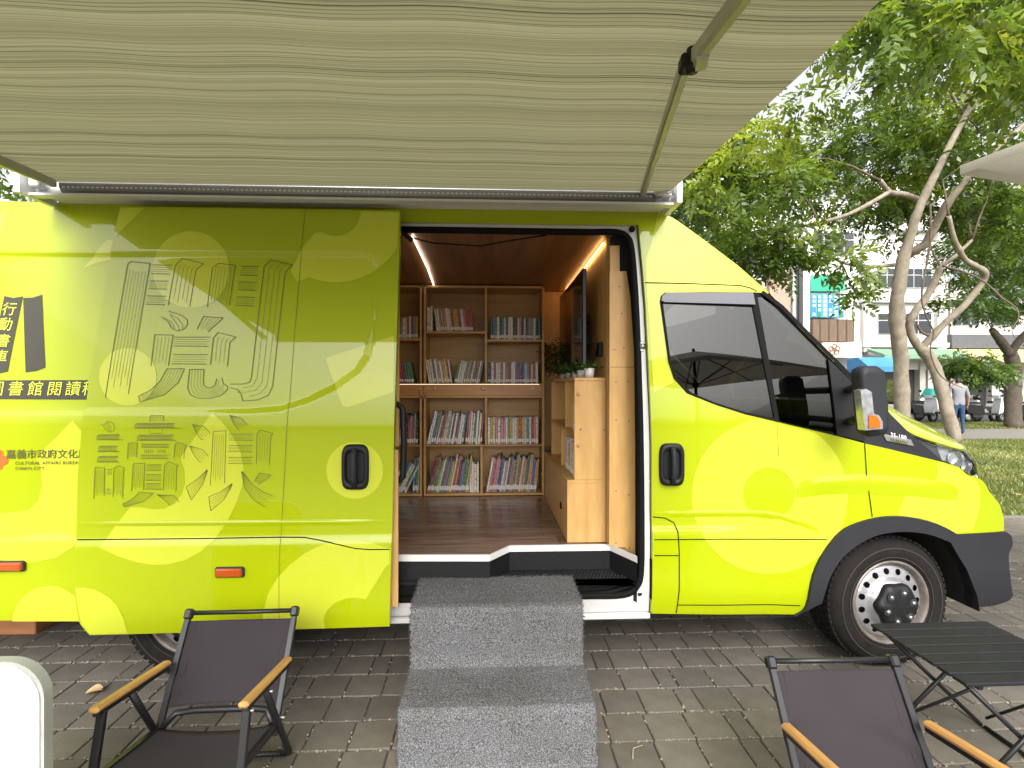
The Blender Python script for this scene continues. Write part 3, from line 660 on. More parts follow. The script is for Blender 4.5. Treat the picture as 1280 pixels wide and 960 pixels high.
glyph(100, 500, [
 ('L', [(110, 130), (130, 133), (146, 113), (175, 122), (186, 145), (178, 165), (160, 170), (140, 160), (124, 136)], .8), ('L', [(146, 118), (160, 135), (166, 165)], .5), ('L', [(138, 122), (150, 145), (156, 167)], .5),
 *bk(90, 215, 232, 185, 212), *bk(97, 202, 214, 245, 275), *bk(93, 205, 212, 300, 330),
 ('B', [(82, 360), (75, 525)], [(133, 362), (130, 512)], 5, 1), bar((147, 370), (172, 370), (147, 395), (172, 395), 2), bar((140, 475), (168, 475), (140, 500), (168, 500), 2),
 ('B', [(205, 350), (182, 365), (178, 515)], [(238, 362), (234, 372), (228, 522)], 4, 1),
 ('B', [(378, 83), (374, 115)], [(446, 83), (446, 112)], 4, 1), *bk(293, 507, 537, 124, 150), ('L', [(372, 160), (372, 178), (440, 178), (440, 155)], .7), *bk(305, 500, 515, 187, 215),
 ('B', [(260, 230), (254, 315)], [(307, 228), (303, 305)], 4, 1), bar((328, 235), (478, 235), (330, 252), (474, 252), 2),
 *[('L', [(x, 262), (x, 283)], .6) for x in (347, 357, 367, 377, 387, 418, 428, 438, 447, 456)], bar((325, 293), (474, 293), (325, 312), (472, 312), 2),
 ('B', [(520, 225), (508, 240), (502, 312)], [(570, 240), (560, 255), (555, 315)], 3, 1),
 ('B', [(285, 340), (276, 485)], [(347, 336), (340, 480)], 5, 1), bar((358, 345), (438, 345), (355, 375), (437, 375)), bar((354, 397), (436, 397), (352, 428), (436, 430)), bar((352, 445), (436, 445), (350, 474), (436, 476)),
 ('B', [(472, 328), (452, 350), (445, 480)], [(525, 350), (515, 360), (513, 485)], 4, 1),
 ('B', [(320, 490), (285, 525), (228, 555)], [(392, 497), (340, 540), (238, 570)], 4, 3, 0, 1), ('B', [(412, 503), (450, 530), (483, 562)], [(414, 505), (500, 508), (531, 545)], 3, 0, 0, 1)], wth=.0026, wtn=.0012)
glyph(100, 500, [
 ('B', [(600, 128), (625, 180), (650, 212)], [(606, 130), (665, 142), (697, 180)], 3, 0, 0, 1), ('L', [(650, 212), (660, 210)]),
 ('B', [(585, 245), (615, 300), (640, 330)], [(590, 245), (655, 264), (686, 300)], 3, 0, 0, 1), ('L', [(640, 330), (650, 328)]),
 ('B', [(680, 370), (630, 420), (568, 463)], [(682, 376), (655, 450), (595, 532)], 4, 2, 0, 1),
 ('B', [(798, 80), (825, 130), (850, 163)], [(803, 82), (860, 95), (892, 132)], 4, 0, 0, 1),
 ('B', [(712, 168), (697, 455)], [(780, 163), (772, 445)], 5, 1), bar((797, 181), (925, 181), (797, 213), (925, 215), 3), bar((795, 243), (922, 243), (793, 275), (922, 277), 3), bar((793, 305), (922, 305), (792, 338), (922, 340), 3),
 ('B', [(962, 160), (945, 178), (942, 342)], [(1030, 178), (1018, 192), (1010, 345)], 4, 1, .08, .95),
 ('B', [(812, 445), (750, 490), (688, 515)], [(815, 450), (770, 530), (698, 590)], 4, 2, 0, 1),
 ('B', [(862, 382), (880, 470), (930, 535), (990, 570)], [(868, 380), (920, 450), (975, 490), (1032, 512)], 4, 0, 0, 1), ('B', [(958, 388), (930, 437)], [(1022, 400), (950, 452)], 4, 1)], wth=.0026, wtn=.0012)
# print on the rear quarter
film(rear_panel, [(91, 525), (104, 541), (112, 560), (120, 590), (118, 630), (104, 662), (92, 683), (70, 697), (40, 703), (0, 700), (-40, 684), (-12, 643), (6, 641), (20, 640), (36, 637), (48, 626), (53, 605), (51, 585), (45, 570), (68, 549)])
film(rear_panel, arc(62, 779, 46.5, 183, 357, 30)+[(108, 772), (15.5, 772)][:0])
film(rear_panel, [(160, 318), (118, 330), (104, 336), (130, 304), (135, 300), (160, 300)])
film(rear_panel, [(6, 262), (62, 258), (90, 285), (45, 270)][:0] or [(0, 300), (10, 262), (5, 262), (-20, 300)])
def pf(pts, m, nm='print'): return panel(nm, onpoly(pts), [], yb, m, rear_panel, dy=-.0022, step=.06)
pf([(6, 370), (17, 372.5), (29, 370.5), (10, 464.5), (-2, 467), (-14, 465)], M_inkg)
pf([(29.5, 372.5), (42, 372), (53, 368.5), (57, 459.5), (46, 463.5), (32.5, 465.5)], M_inkg)
pf([(-160, 476), (110.5, 475), (108.5, 499.5), (-160, 498)], M_inkg)
mb = MB()
for ch, x, y in (('行', 12.5, 387.5), ('動', 7.7, 406.5), ('書', 4.5, 427), ('車', 1.5, 447)):
    mb = MB(); X, Z = onS(x, y); text_on(mb, ch, X, Z, .068, yb, -.0040, shear=.18); mb.build('print_lettering', M_textlime, rear_panel)
for ch, x in (('圖', -4), ('書', 20.5), ('館', 45), ('閱', 69), ('讀', 92), ('移', 113)):
    mb = MB(); X, Z = onS(x, 487); text_on(mb, ch, X, Z, .074, yb, -.0040, shear=.12); mb.build('print_lettering', M_textlime, rear_panel)
mb = MB(); X, Z = onS(59.5, 568.3); text_on(mb, '嘉義市政府文化局', X, Z, .046, yb, -.0034, thick=.0006, xs=1.03)
X, Z = onS(19.5, 579); text_on(mb, 'CULTURAL AFFAIRS BUREAU', X, Z, .021, yb, -.0034, align='LEFT', thick=.0002, track=1.16)
X, Z = onS(19.5, 585.7); text_on(mb, 'CHIAYI CITY', X, Z, .021, yb, -.0034, align='LEFT', thick=.0002, track=1.16)
mb.build('bureau_lettering', M_ink, rear_panel)
pf([(-14, 570), (-6, 568), (-4, 562), (0, 561.5), (4, 564), (4, 569), (9, 571), (11, 575.5), (9, 580), (4, 582), (3, 586), (-1, 588), (-5, 585), (-6, 581), (-14, 580)], M_inkred, 'emblem')
# ---------------------------------------------------------------- inside the van
FZ = .63; SH = 3.98                          # floor height, shelf front
inner = bpy.data.objects.new('load_space', None); place(inner, van)
fe = [atZ(470, 694, FZ), atZ(612, 694, FZ), atZ(637, 682.5, FZ), atZ(762, 681, FZ), atZ(796, 696, FZ)]
# planks, each its own board, cut along the stepped front edge
flo = bpy.data.objects.new('floor', None); place(flo, inner)
def front_y(x): return float(np.interp(x, [p.x for p in fe], [p.y for p in fe]))
y = 2.62; k = 0
while y < 4.2:
    wdt = .152; x = -1.05-(k*.37 % .9)
    while x < .72:
        x2 = x+random.choice((.9, 1.2)); a, b = max(x, -1.05), min(x2, .72)
        if b-a > .02:
            xs = sorted(set([a, b]+[p.x for p in fe if a < p.x < b]))
            lo = [(q, max(y, front_y(q)+.004)) for q in xs]; lo = [(q, min(v, y+wdt)) for q, v in lo]
            poly = [(a+.0008, y+wdt-.0008)]+[(min(max(q, a+.0008), b-.0008), v+.0008) for q, v in lo]+[(b-.0008, y+wdt-.0008)]
            if max(y+wdt-v for q, v in lo) > .01: MB().prism(poly, FZ-.02, FZ+random.uniform(-.0006, .0006), axis='z').build('plank', M_plank, flo)
        x = x2
    y += wdt; k += 1
MB().box((-1.06, 2.75, FZ-.06), (.74, 4.24, FZ-.024)).build('subfloor', M_under, flo)
mb = MB()
for a, b in zip(fe, fe[1:]):
    mb.add([(a.x, a.y+.006, FZ+.0035), (b.x, b.y+.006, FZ+.0035), (b.x, b.y-.006, FZ+.0035), (a.x, a.y-.006, FZ+.0035), (a.x, a.y-.010, FZ-.028), (b.x, b.y-.010, FZ-.028)], [(0, 1, 2, 3), (3, 2, 5, 4)])
nose_t = mb.build('edge_trim', M_white2, flo)
mb = MB()
for a, b in zip(fe, fe[1:]):
    mb.add([(a.x, a.y-.002, FZ-.028), (b.x, b.y-.002, FZ-.028), (b.x, b.y-.002, .40), (a.x, a.y-.002, .40)], [(0, 1, 2, 3)])
rs = mb.build('step_riser', M_black, inner)
for qx, qy in ((523, 703), (567, 703), (602, 703), (523, 720.5), (567, 720.5), (602, 720.5), (644, 692), (697, 690), (750, 690)):
    p = atY(qx, qy, front_y(atY(qx, qy, 2.6).x)-.004); MB().lathe([(.001, -.004), (.005, -.003), (.006, .0)], p, 'y', 8).build('screw', M_grey, rs)
STEPZ = .508
mb = MB(); mb.box((-.76, YS+.05, STEPZ-.02), (fe[1].x, fe[1].y-.002, STEPZ-.004)); mb.prism([(fe[1].x, fe[1].y), (fe[2].x, fe[2].y), (fe[3].x, fe[3].y), (fe[4].x, fe[4].y), (fe[4].x, YS+.055), (fe[1].x, YS+.055)], STEPZ-.024, STEPZ-.008, axis='z')
stp = mb.build('entry_step', M_black, inner)
mb = MB()
for i in range(8):
    for j in range(46):
        x = fe[1].x+.05+(j+.5*(i % 2))*.0185; yv = YS+.066+i*.0235
        yr = float(np.interp(x, [fe[1].x, fe[2].x, fe[3].x, fe[4].x], [fe[1].y, fe[2].y, fe[3].y, fe[4].y]))
        if yv < yr-.02 and x < fe[4].x-.02: mb.obox((x, yv, STEPZ-.006), (.013, .007, .006), Matrix.Rotation(.5 if i % 2 else -.5, 3, 'Z'), 0, .0015)
mb.build('tread_stud', M_grey, stp)
mb = MB(); mb.box((-.76, YS+.048, .36), (.8, YS+.052, STEPZ-.03)); mb.tube([(-.3, YS+.035, .43), (.2, YS+.03, .42), (.6, YS+.03, .44), (.76, YS+.035, .48)], .012, 6); mb.build('step_skirt', M_rubber, inner)
# walls, ceiling
CZ = 2.30
mb = MB(); mb.add([(-1.05, 2.66, CZ), (.66, 2.66, CZ), (.66, 4.26, CZ-.03), (-1.05, 4.26, CZ-.03)], [(0, 1, 2, 3)]); mb.add([(-1.05, 2.66, CZ+.02), (.66, 2.66, CZ+.02), (.66, 4.26, CZ), (-1.05, 4.26, CZ)], [(0, 1, 2, 3)]); mb.build('ceiling', M_ceil, inner)
MB().box((-1.06, 4.262, .6), (.8, 4.28, 2.34)).build('rear_wall_lining', M_ply, inner)
MB().box((-1.08, 2.66, .6), (-1.05, 4.28, 2.34)).build('end_wall_lining', M_ply, inner)
PX = .64
MB().box((PX, 2.78, FZ), (PX+.018, 4.26, CZ)).build('partition', M_ply, inner)
def ply_face(pts, Y, th, nm, par, m=None):
    P = [atY(a, b, Y) for a, b in pts]; return MB().prism([(p.x, p.z) for p in P], Y, Y+th).build(nm, m or M_ply, par)
cheekp = ply_face([(762, 339), (783, 339), (788, 372), (792.5, 440), (794, 560), (794, 694), (761.5, 681)], 2.70, .018, 'partition_end', inner)
ply_face([(762.5, 307), (774.5, 307), (774.5, 341), (762.5, 341)], 2.72, .02, 'partition_post', inner)
mb = MB(); ribbon(mb, [(atY(762, 459, 2.699).x, atY(762, 459, 2.699).z), (atY(793, 459, 2.699).x, atY(793, 459, 2.699).z)], .002, lambda X, Z: 2.6992, 0); mb.build('board_joint', M_dark, cheekp)
for qx, qy in ((774, 358), (777, 392), (768, 437), (780, 435), (770, 477.5), (785, 477), (770, 525), (786, 526.5), (770, 614), (786, 618.5), (770, 679), (787, 685)):
    p = atY(qx, qy, 2.699); MB().lathe([(.0001, -.0012), (.0032, -.001), (.0036, .001)], p, 'y', 8).build('screw', M_dark, cheekp)
MB().box((PX+.02, 2.74, .42), (.80, 3.0, 2.36)).build('cab_bulkhead', M_dark, inner)
# led strips
def ledmat(n, c, s): return pmat(n, c, .5, emit=(c, s))
a = atY(515, 297, 2.74); b = atY(536, 338, 3.5); c_ = atY(544, 357, 4.1)
mb = MB(); mb.tube([(a.x, a.y, CZ-.012), (b.x, 3.45, CZ-.03), (c_.x, 4.0, CZ-.035)], .0024, 6); mb.build('led_strip', ledmat('led_white', (1, .96, .9), 5), inner)
mb = MB(); mb.bar((PX-.012, 2.80, CZ-.02), (PX-.012, 4.2, CZ-.045), .007, .006); mb.build('led_strip', ledmat('led_warm', (1, .60, .22), 6), inner)
mb = MB(); mb.tube([(-.5, 2.70, CZ-.012), (-.3, 2.74, CZ-.05), (-.05, 2.75, CZ-.06), (.15, 2.72, CZ-.03), (.3, 2.70, CZ-.012)], .004, 6); mb.build('ceiling_cable', M_rubber, inner)
a = atY(502, 288, 2.68); mb = MB(); mb.bar((a.x, 2.69, a.z-.005), (a.x+.05, 2.70, a.z-.05), .02, .02); mb.build('cable_clip', M_grey, inner)
# ---------------------------------------------------------------- bookcase
bc = empty('bookcase', (-.1, 4.1, FZ), 'tall oak bookcase with three bays along the back wall of the van', 'bookcase')
def sx(px): return atY(px, 480, SH).x
def sz(py): return atY(600, py, SH).z
T = .018; D0, D1 = SH, 4.25
def board(nm, x0, x1, z0, z1, y0=D0, y1=D1, m=None): return MB().box((x0, y0, z0), (x1, y1, z1), bev=.0015).build(nm, m or M_plyh, bc)
XL = -1.0; U1a, U1b = sx(524.5), sx(530.5); U2 = sx(607.5); U3 = sx(679)
zt = sz(357); zm1, zm0 = sz(480), sz(494.5); zb = FZ+.002
MB().box((XL, 4.236, zb), (U3+.01, 4.249, zt)).build('back_panel', M_plyh, bc)
board('upright', U1a, U1a+T, zb, zt); board('upright', U1b-T*.35, U1b+T*.65, zb, zt); board('upright', U3-T/2, U3+T/2, zb, zt)
board('upright', U2-T/2, U2+T/2, zm1+.012, zt-T); board('upright', U2-T/2, U2+T/2, sz(556)+.004, zm0-T); xb = sx(602); board('upright', xb-T/2, xb+T/2, zb+T, sz(556)-.014)
board('top_board', XL, U3+T/2, zt-T, zt+.0005)
S = {'a_left': sz(423), 'a_mid': sz(414), 'a_right': sz(424), 'c': sz(556), 'd': FZ+T+.004}
board('shelf', XL, U1a, S['a_left']-T, S['a_left']); board('shelf', U1b+T*.65, U2-T/2, S['a_mid']-T, S['a_mid']); board('shelf', U2+T/2, U3-T/2, S['a_right']-T, S['a_right'])
board('shelf', XL, U1a, S['c']-T*.6, S['c']); board('shelf', U1b+T*.65, U3-T/2, S['c']-T*.6, S['c'])
board('shelf', XL, U1a, S['d']-T, S['d']); board('shelf', U1b+T*.65, U3-T/2, S['d']-T, S['d'])
board('shelf', XL, U3-T/2-.001, zm1-T*.4, zm1+.004, SH-.012); board('shelf', XL, U3-T/2-.001, zm0-T, zm0, SH)
rail = MB().box((XL, SH+.012, zm0+.001), (U3-T/2-.001, SH+.03, zm1-T*.4-.001)).build('drawer_rail', pmat('amber_board', (.5, .24, .07), .4, noise=(4, .2), stretch=(.6, 3, 5)), bc)
mb = MB(); mb.box((XL, SH-.016, zm1-.006), (sx(674), SH-.0125, zm1-.001)); mb.build('shelf_light', ledmat('led_shelf', (1, .8, .5), .45), bc)
for q in (524, 543, 604, 667):
    p = atY(q, 486, SH+.011); MB().lathe([(.0001, -.008), (.010, -.008), (.013, -.002), (.013, .001)], p, 'y', 12).build('cam_fitting', M_bolt, rail)
for q, r_ in ((541, 371), (669, 371)):
    p = atY(q, r_, 4.234); MB().lathe([(.0001, -.004), (.016, -.004), (.018, .0)], p, 'y', 12).build('cam_fitting', M_plyh, bc)
# ---------------------------------------------------------------- books: every one a thing
PAL = {'white': (.86, .84, .80), 'cream': (.80, .71, .52), 'red': (.42, .04, .035), 'crimson': (.35, .03, .07), 'pink': (.68, .32, .36), 'orange': (.60, .20, .04), 'yellow': (.62, .46, .06),
       'green': (.06, .20, .07), 'olive': (.20, .24, .06), 'teal': (.02, .20, .22), 'blue': (.04, .14, .36), 'navy': (.02, .035, .09), 'black': (.015, .015, .017), 'grey': (.24, .25, .26), 'brown': (.20, .10, .06), 'violet': (.16, .10, .26)}
def bookmat(nm, c):
    m = pmat('cover_'+nm, c, .42, noise=(26, .12)); t = m.node_tree; N, L = t.nodes, t.links; b = N['Principled BSDF']
    src = b.inputs['Base Color'].links[0].from_socket
    tc = N.new('ShaderNodeTexCoord'); oi = N.new('ShaderNodeObjectInfo'); mp_ = N.new('ShaderNodeMapping'); mp_.inputs['Scale'].default_value = (2.6, .0, 34)
    L.new(tc.outputs['Object'], mp_.inputs[0]); sm = N.new('ShaderNodeVectorMath'); sm.operation = 'SCALE'; sm.inputs[0].default_value = (31, 17, 53); L.new(oi.outputs['Random'], sm.inputs['Scale']); L.new(sm.outputs[0], mp_.inputs['Location'])
    nz = N.new('ShaderNodeTexNoise'); nz.inputs['Scale'].default_value = 1; nz.inputs['Detail'].default_value = 2; L.new(mp_.outputs[0], nz.inputs['Vector'])
    gt = N.new('ShaderNodeMath'); gt.operation = 'GREATER_THAN'; gt.inputs[1].default_value = .58; L.new(nz.outputs[0], gt.inputs[0])
    mul = N.new('ShaderNodeMath'); mul.operation = 'MULTIPLY'; mul.inputs[1].default_value = .75; L.new(gt.outputs[0], mul.inputs[0])
    mx = N.new('ShaderNodeMix'); mx.data_type = 'RGBA'; L.new(mul.outputs[0], mx.inputs[0]); L.new(src, mx.inputs[6]); lum = sum(c)/3
    mx.inputs[7].default_value = (*((.08, .06, .06) if lum > .3 else (.6, .57, .5)), 1); L.new(mx.outputs[2], b.inputs['Base Color']); return m
M_page = pmat('page_block', (.6, .55, .45), .8, noise=(80, .1), stretch=(40, 1, 1)); M_lab = pmat('spine_label', (.80, .79, .75), .5, noise=(90, .25))
BOOK = {}
for nm, c in PAL.items():
    mb = MB(); e = .16
    pr = [(-.5, 1.), (-.5, .03), (-.5+e, .0), (.5-e, .0), (.5, .03), (.5, 1.)]   # rounded spine in plan, y 0..1 inwards
    zs = [0, .07, .20, 1.]
    for zi in range(3):
        for i in range(5):
            a, b = pr[i], pr[i+1]; mi = 1 if (zi == 1 and 1 <= i <= 3) else 0
            mb.add([(a[0], a[1], zs[zi]), (b[0], b[1], zs[zi]), (b[0], b[1], zs[zi+1]), (a[0], a[1], zs[zi+1])], [(0, 1, 2, 3)], mi)
    mb.add([(x, y_, 1) for x, y_ in pr], [tuple(range(6))]); mb.add([(x, y_, 0) for x, y_ in pr], [tuple(range(6))[::-1]])
    mb.add([(-.36, .06, 1.0015), (.36, .06, 1.0015), (.36, .97, 1.0015), (-.36, .97, 1.0015)], [(0, 1, 2, 3)], 2); mb.add([(-.5, 1, 0), (.5, 1, 0), (.5, 1, 1), (-.5, 1, 1)], [(0, 1, 2, 3)], 2)
    me = mb.mesh('book', False); [me.materials.append(m) for m in (bookmat(nm, c), M_lab, M_page)]; BOOK[nm] = me
SEEN = {}
def book(nm, x, z, th, h, d, y0, lean, where):
    """x = outer foot of the book on the side it leans to; lean in degrees, + to the right"""
    o = bpy.data.objects.new('book', BOOK[nm]); a = R(lean)
    # the box turns about the foot corner that carries it
    s = 1 if lean >= 0 else -1
    foot = Vector((x+(th*math.cos(a) if s > 0 else 0), 0, z))
    rel = Vector((-s*th/2, 0, 0)); q = Matrix.Rotation(a, 3, 'Y') @ rel
    o.location = (foot.x+q.x, y0, foot.z+q.z+.0006); o.rotation_euler = (0, a, 0); o.scale = (th*.93, d, h)
    COL.objects.link(o); ln = 'upright' if abs(lean) < 3 else ('leaning right' if lean > 0 else 'leaning left')
    sz_ = ('slim ' if th < .0145 else 'thick ' if th > .0185 else '')+('tall ' if h/HR > 1.02 else 'short ' if h/HR < .975 else '')
    tag(o, f'{sz_}{nm}-spined library book {ln} {where}', 'book', f'{sz_}{nm} books {ln} {where}')
def fill(x0, x1, z, names, hs, lean, where, thr=(.012, .022), y0=SH+.03, jit=2.):
    global HR
    x = x0; i = 0; HR = sum(hs)/2
    while x < x1-.008:
        th = random.uniform(*thr)
        if x+th > x1: break
        h = random.uniform(*hs); ln = lean(x) if callable(lean) else lean; ln2 = ln+(random.uniform(-jit, jit)*.3 if abs(ln) > 2 else 0)
        nm = names[i % len(names)] if random.random() < .75 else random.choice(names); i += 1
        book(nm, x, z, th, h, random.uniform(.14, .18), y0+random.uniform(0, .016), ln2, where); x += th/math.cos(R(ln2))+.0006
W_ = ['white', 'cream', 'red', 'white', 'grey', 'orange', 'teal', 'white', 'pink', 'brown']
p1 = lambda z, y: z-sz(y)
fill(-.80, U1a-.006, S['a_left'], ['white', 'cream', 'red', 'white', 'brown', 'grey', 'yellow'], (.16, .175), 0, 'on the top shelf of the left bay', (.013, .02))
fill(sx(533), sx(541), S['a_mid'], ['white', 'cream'], (.185, .2), 0, 'on the top shelf of the middle bay')
fill(sx(542)+.02, sx(593), S['a_mid'], ['red', 'white', 'grey', 'pink', 'pink', 'crimson', 'pink', 'cream', 'yellow', 'yellow', 'teal', 'white', 'pink', 'red', 'crimson'], (.165, .185), -7, 'on the top shelf of the middle bay', (.014, .02))
fill(sx(613), sx(677)-.004, S['a_right'], ['navy', 'teal', 'grey', 'white', 'black', 'teal', 'white', 'black', 'white', 'black', 'black', 'navy', 'white', 'pink', 'black', 'white'], (.165, .18), 0, 'on the top shelf of the right bay', (.013, .022))
fill(-.80, U1a-.03, zm1+.004, ['red', 'crimson', 'teal', 'white', 'green', 'grey', 'brown'], (.16, .18), -10, 'on the second shelf of the left bay')
fill(U1b+.03, sx(566), zm1+.004, ['red', 'white', 'cream', 'green', 'white', 'pink', 'white', 'yellow', 'cream'], (.175, .195), -9, 'on the second shelf of the middle bay')
fill(sx(567), sx(600)-.0, zm1+.004, ['green', 'white', 'cream', 'white', 'grey', 'yellow', 'teal', 'white', 'red'], (.165, .185), 12, 'on the second shelf of the middle bay')
fill(U2+.012, sx(676)-.004, zm1+.004, ['black', 'navy', 'white', 'grey', 'white', 'cream', 'red', 'white', 'grey', 'crimson', 'brown', 'pink', 'white', 'violet', 'blue', 'crimson'], (.155, .172), 0, 'on the second shelf of the right bay', (.012, .02))
fill(-.80, U1a-.005, S['c'], ['orange', 'red', 'brown', 'red', 'grey', 'black', 'white', 'white', 'crimson'], (.20, .25), 2, 'on the third shelf of the left bay', (.012, .022))
fill(U1b+.012, sx(580), S['c'], ['white', 'white', 'teal', 'grey', 'cream', 'crimson', 'grey', 'brown', 'cream', 'orange', 'white', 'navy', 'grey', 'crimson', 'violet'], (.22, .27), lambda x: 14-6*(x-U1b)/(sx(580)-U1b), 'on the third shelf of the middle bay', (.011, .018))
fill(sx(581), U2-.028, S['c'], ['crimson', 'pink', 'white', 'grey', 'green', 'white', 'cream'], (.24, .285), 4.5, 'on the third shelf of the middle bay', (.012, .02))
fill(U2+.012, sx(676)-.003, S['c'], ['white', 'pink', 'cream', 'pink', 'white', 'yellow', 'pink', 'white', 'grey', 'pink', 'white', 'white', 'yellow', 'red', 'crimson', 'white', 'teal', 'white', 'red', 'pink', 'cream'], (.205, .215), 0, 'on the third shelf of the right bay', (.014, .022))
fill(-.80, U1a-.10, S['d'], ['green', 'white', 'blue', 'teal', 'cream', 'white'], (.23, .26), 26, 'on the bottom shelf of the left bay')
fill(U1a-.062, U1a-.006, S['d'], ['blue', 'grey', 'white', 'green'], (.26, .29), 2.9, 'on the bottom shelf of the left bay')
fill(U1b+.012, xb-.10, S['d'], ['navy', 'crimson', 'red', 'green', 'teal', 'yellow', 'white', 'pink', 'cream', 'orange', 'teal', 'grey', 'yellow', 'white', 'red', 'violet'], (.24, .30), lambda x: 15-9*(x-U1b)/(xb-U1b), 'on the bottom shelf of the middle bay', (.010, .017))
fill(xb-.095, xb-.012, S['d'], ['green', 'white', 'cream', 'olive', 'white'], (.22, .26), 0, 'on the bottom shelf of the middle bay')
fill(xb+.035, U3-.045, S['d'], ['white', 'pink', 'red', 'pink', 'yellow', 'navy', 'blue', 'white', 'pink', 'cream', 'white', 'grey', 'orange', 'blue', 'yellow', 'brown', 'cream', 'green', 'yellow', 'blue'], (.24, .295), lambda x: 11-6*(x-xb)/(U3-xb), 'on the bottom shelf of the right bay', (.011, .018))
# ---------------------------------------------------------------- plywood cabinet beside the door
cab = empty('plywood_cabinet', (.52, 3.3, FZ), 'stepped birch plywood cabinet with open book niches beside the doorway', 'cabinet')
CY = 2.785; lx = atY(709, 640, CY).x; ux = atY(718, 540, CY).x; zl1 = atY(730, 600, CY).z; zu = atY(730, 472, CY).z; CE = 3.93
def cb(nm, a, b, m=None): return MB().box(a, b, bev=.0015).build(nm, m or M_ply, cab)
cb('front_panel', (lx, CY, FZ+.002), (PX-.003, CY+.016, zl1-.018)); cb('side_panel', (lx, CY+.0165, FZ+.002), (lx+.016, CE, zl1-.018)); cb('lower_top', (lx, CY, zl1-.0175), (PX-.003, CE, zl1))
cb('front_panel', (ux, CY+.001, zl1+.0005), (PX-.003, CY+.017, zu-.017)); cb('upper_top', (ux, CY+.001, zu-.0165), (PX-.003, CE-.2, zu)); cb('niche_back', (PX-.02, CY+.0175, zl1+.0005), (PX-.004, CE-.1, zu-.017))
nz_ = atY(718, 540, CY).z
zs_ = zl1+(zu-zl1)*.45
cb('niche_shelf', (ux, CY+.0175, zs_-.008), (PX-.0205, CE-.1, zs_+.008))
for yy in (3.12, 3.82): cb('divider', (ux, yy, zs_+.0085), (PX-.0205, yy+.016, zu-.017))
for yy in (3.30, 3.82): cb('divider', (ux, yy, zl1+.0005), (PX-.0205, yy+.016, zs_-.0085))
for qx, qy in ((723, 493), (723, 557)): MB().lathe([(.0001, -.003), (.010, -.003), (.012, .001)], atY(qx, qy, CY), 'y', 12).build('cable_hole', M_plyh, cab)
for qx, qy in ((726, 537), (755, 537.5)): MB().lathe([(.0001, -.0015), (.0035, -.001), (.004, .001)], atY(qx, qy, CY), 'y', 8).build('screw', M_dark, cab)
mb = MB(); mb.lathe([(.0001, -.006), (.02, -.006), (.022, .001)], (lx, 3.02, .78), 'x', 14); mb.build('door_stop', M_rubber, cab)
def nichebook(nm, yy, z, th, h, lean, where):
    o = bpy.data.objects.new('book', BOOK[nm]); o.location = (ux+.012, yy, z+.0008); o.rotation_euler = (R(lean), 0, R(-90)); o.scale = (th*.93, .14, h); COL.objects.link(o)
    tag(o, f'{nm}-spined book in the {where} niche of the plywood cabinet', 'book', f'{nm} books in the {where} cabinet niche')
yy = 2.815
for i, nm in enumerate(['cream', 'white', 'yellow', 'white', 'cream', 'pink', 'cream', 'white', 'cream', 'grey', 'yellow', 'white', 'cream', 'white', 'pink', 'cream']):
    nichebook(nm, yy, zl1+.0008, .024, random.uniform(.17, .2), 0, 'lower'); yy += .0255
nichebook('white', 2.86, zs_+.0095, .012, .16, 0, 'upper'); nichebook('grey', 2.885, zs_+.0095, .012, .17, 0, 'upper'); nichebook('white', 2.905, zs_+.0095, .014, .15, 0, 'upper')
# tv on its bracket
tv = empty('television', (PX-.12, 3.2, 1.6), 'flat black television on the wall bracket above the potted plants', 'television')
tz0, tz1 = 1.60, 2.17; tx = PX-.105
MB().box((tx, 2.95, tz0), (tx+.028, 3.90, tz1), bev=.006).build('screen_housing', M_black, tv)
MB().box((tx-.0015, 2.962, tz0+.014), (tx-.0005, 3.888, tz1-.012)).build('screen', pmat('screen_glass', (.006, .006, .008), .08), tv)
MB().box((tx+.004, 2.944, tz0-.002), (tx+.024, 2.9495, tz1+.002), bev=.002).build('bezel', pmat('bezel_grey', (.04, .04, .05), .4), tv)
mb = MB(); mb.box((tx+.028, 3.2, 1.75), (PX-.001, 3.5, 1.8)); mb.box((tx+.028, 3.25, 1.9), (PX-.001, 3.45, 1.94)); mb.tube([(tx+.03, 3.0, 1.62), (PX-.03, 2.97, 1.58), (PX-.02, 2.95, 1.7)], .006, 6); mb.build('bracket', M_black, tv)
p = atY(750, 437, 2.9); tag(MB().box((PX-.026, 2.86, p.z-.04), (PX-.001, 2.93, p.z+.04), bev=.003).build('wall_socket', M_black), 'small black socket box on the partition beside the television', 'socket')
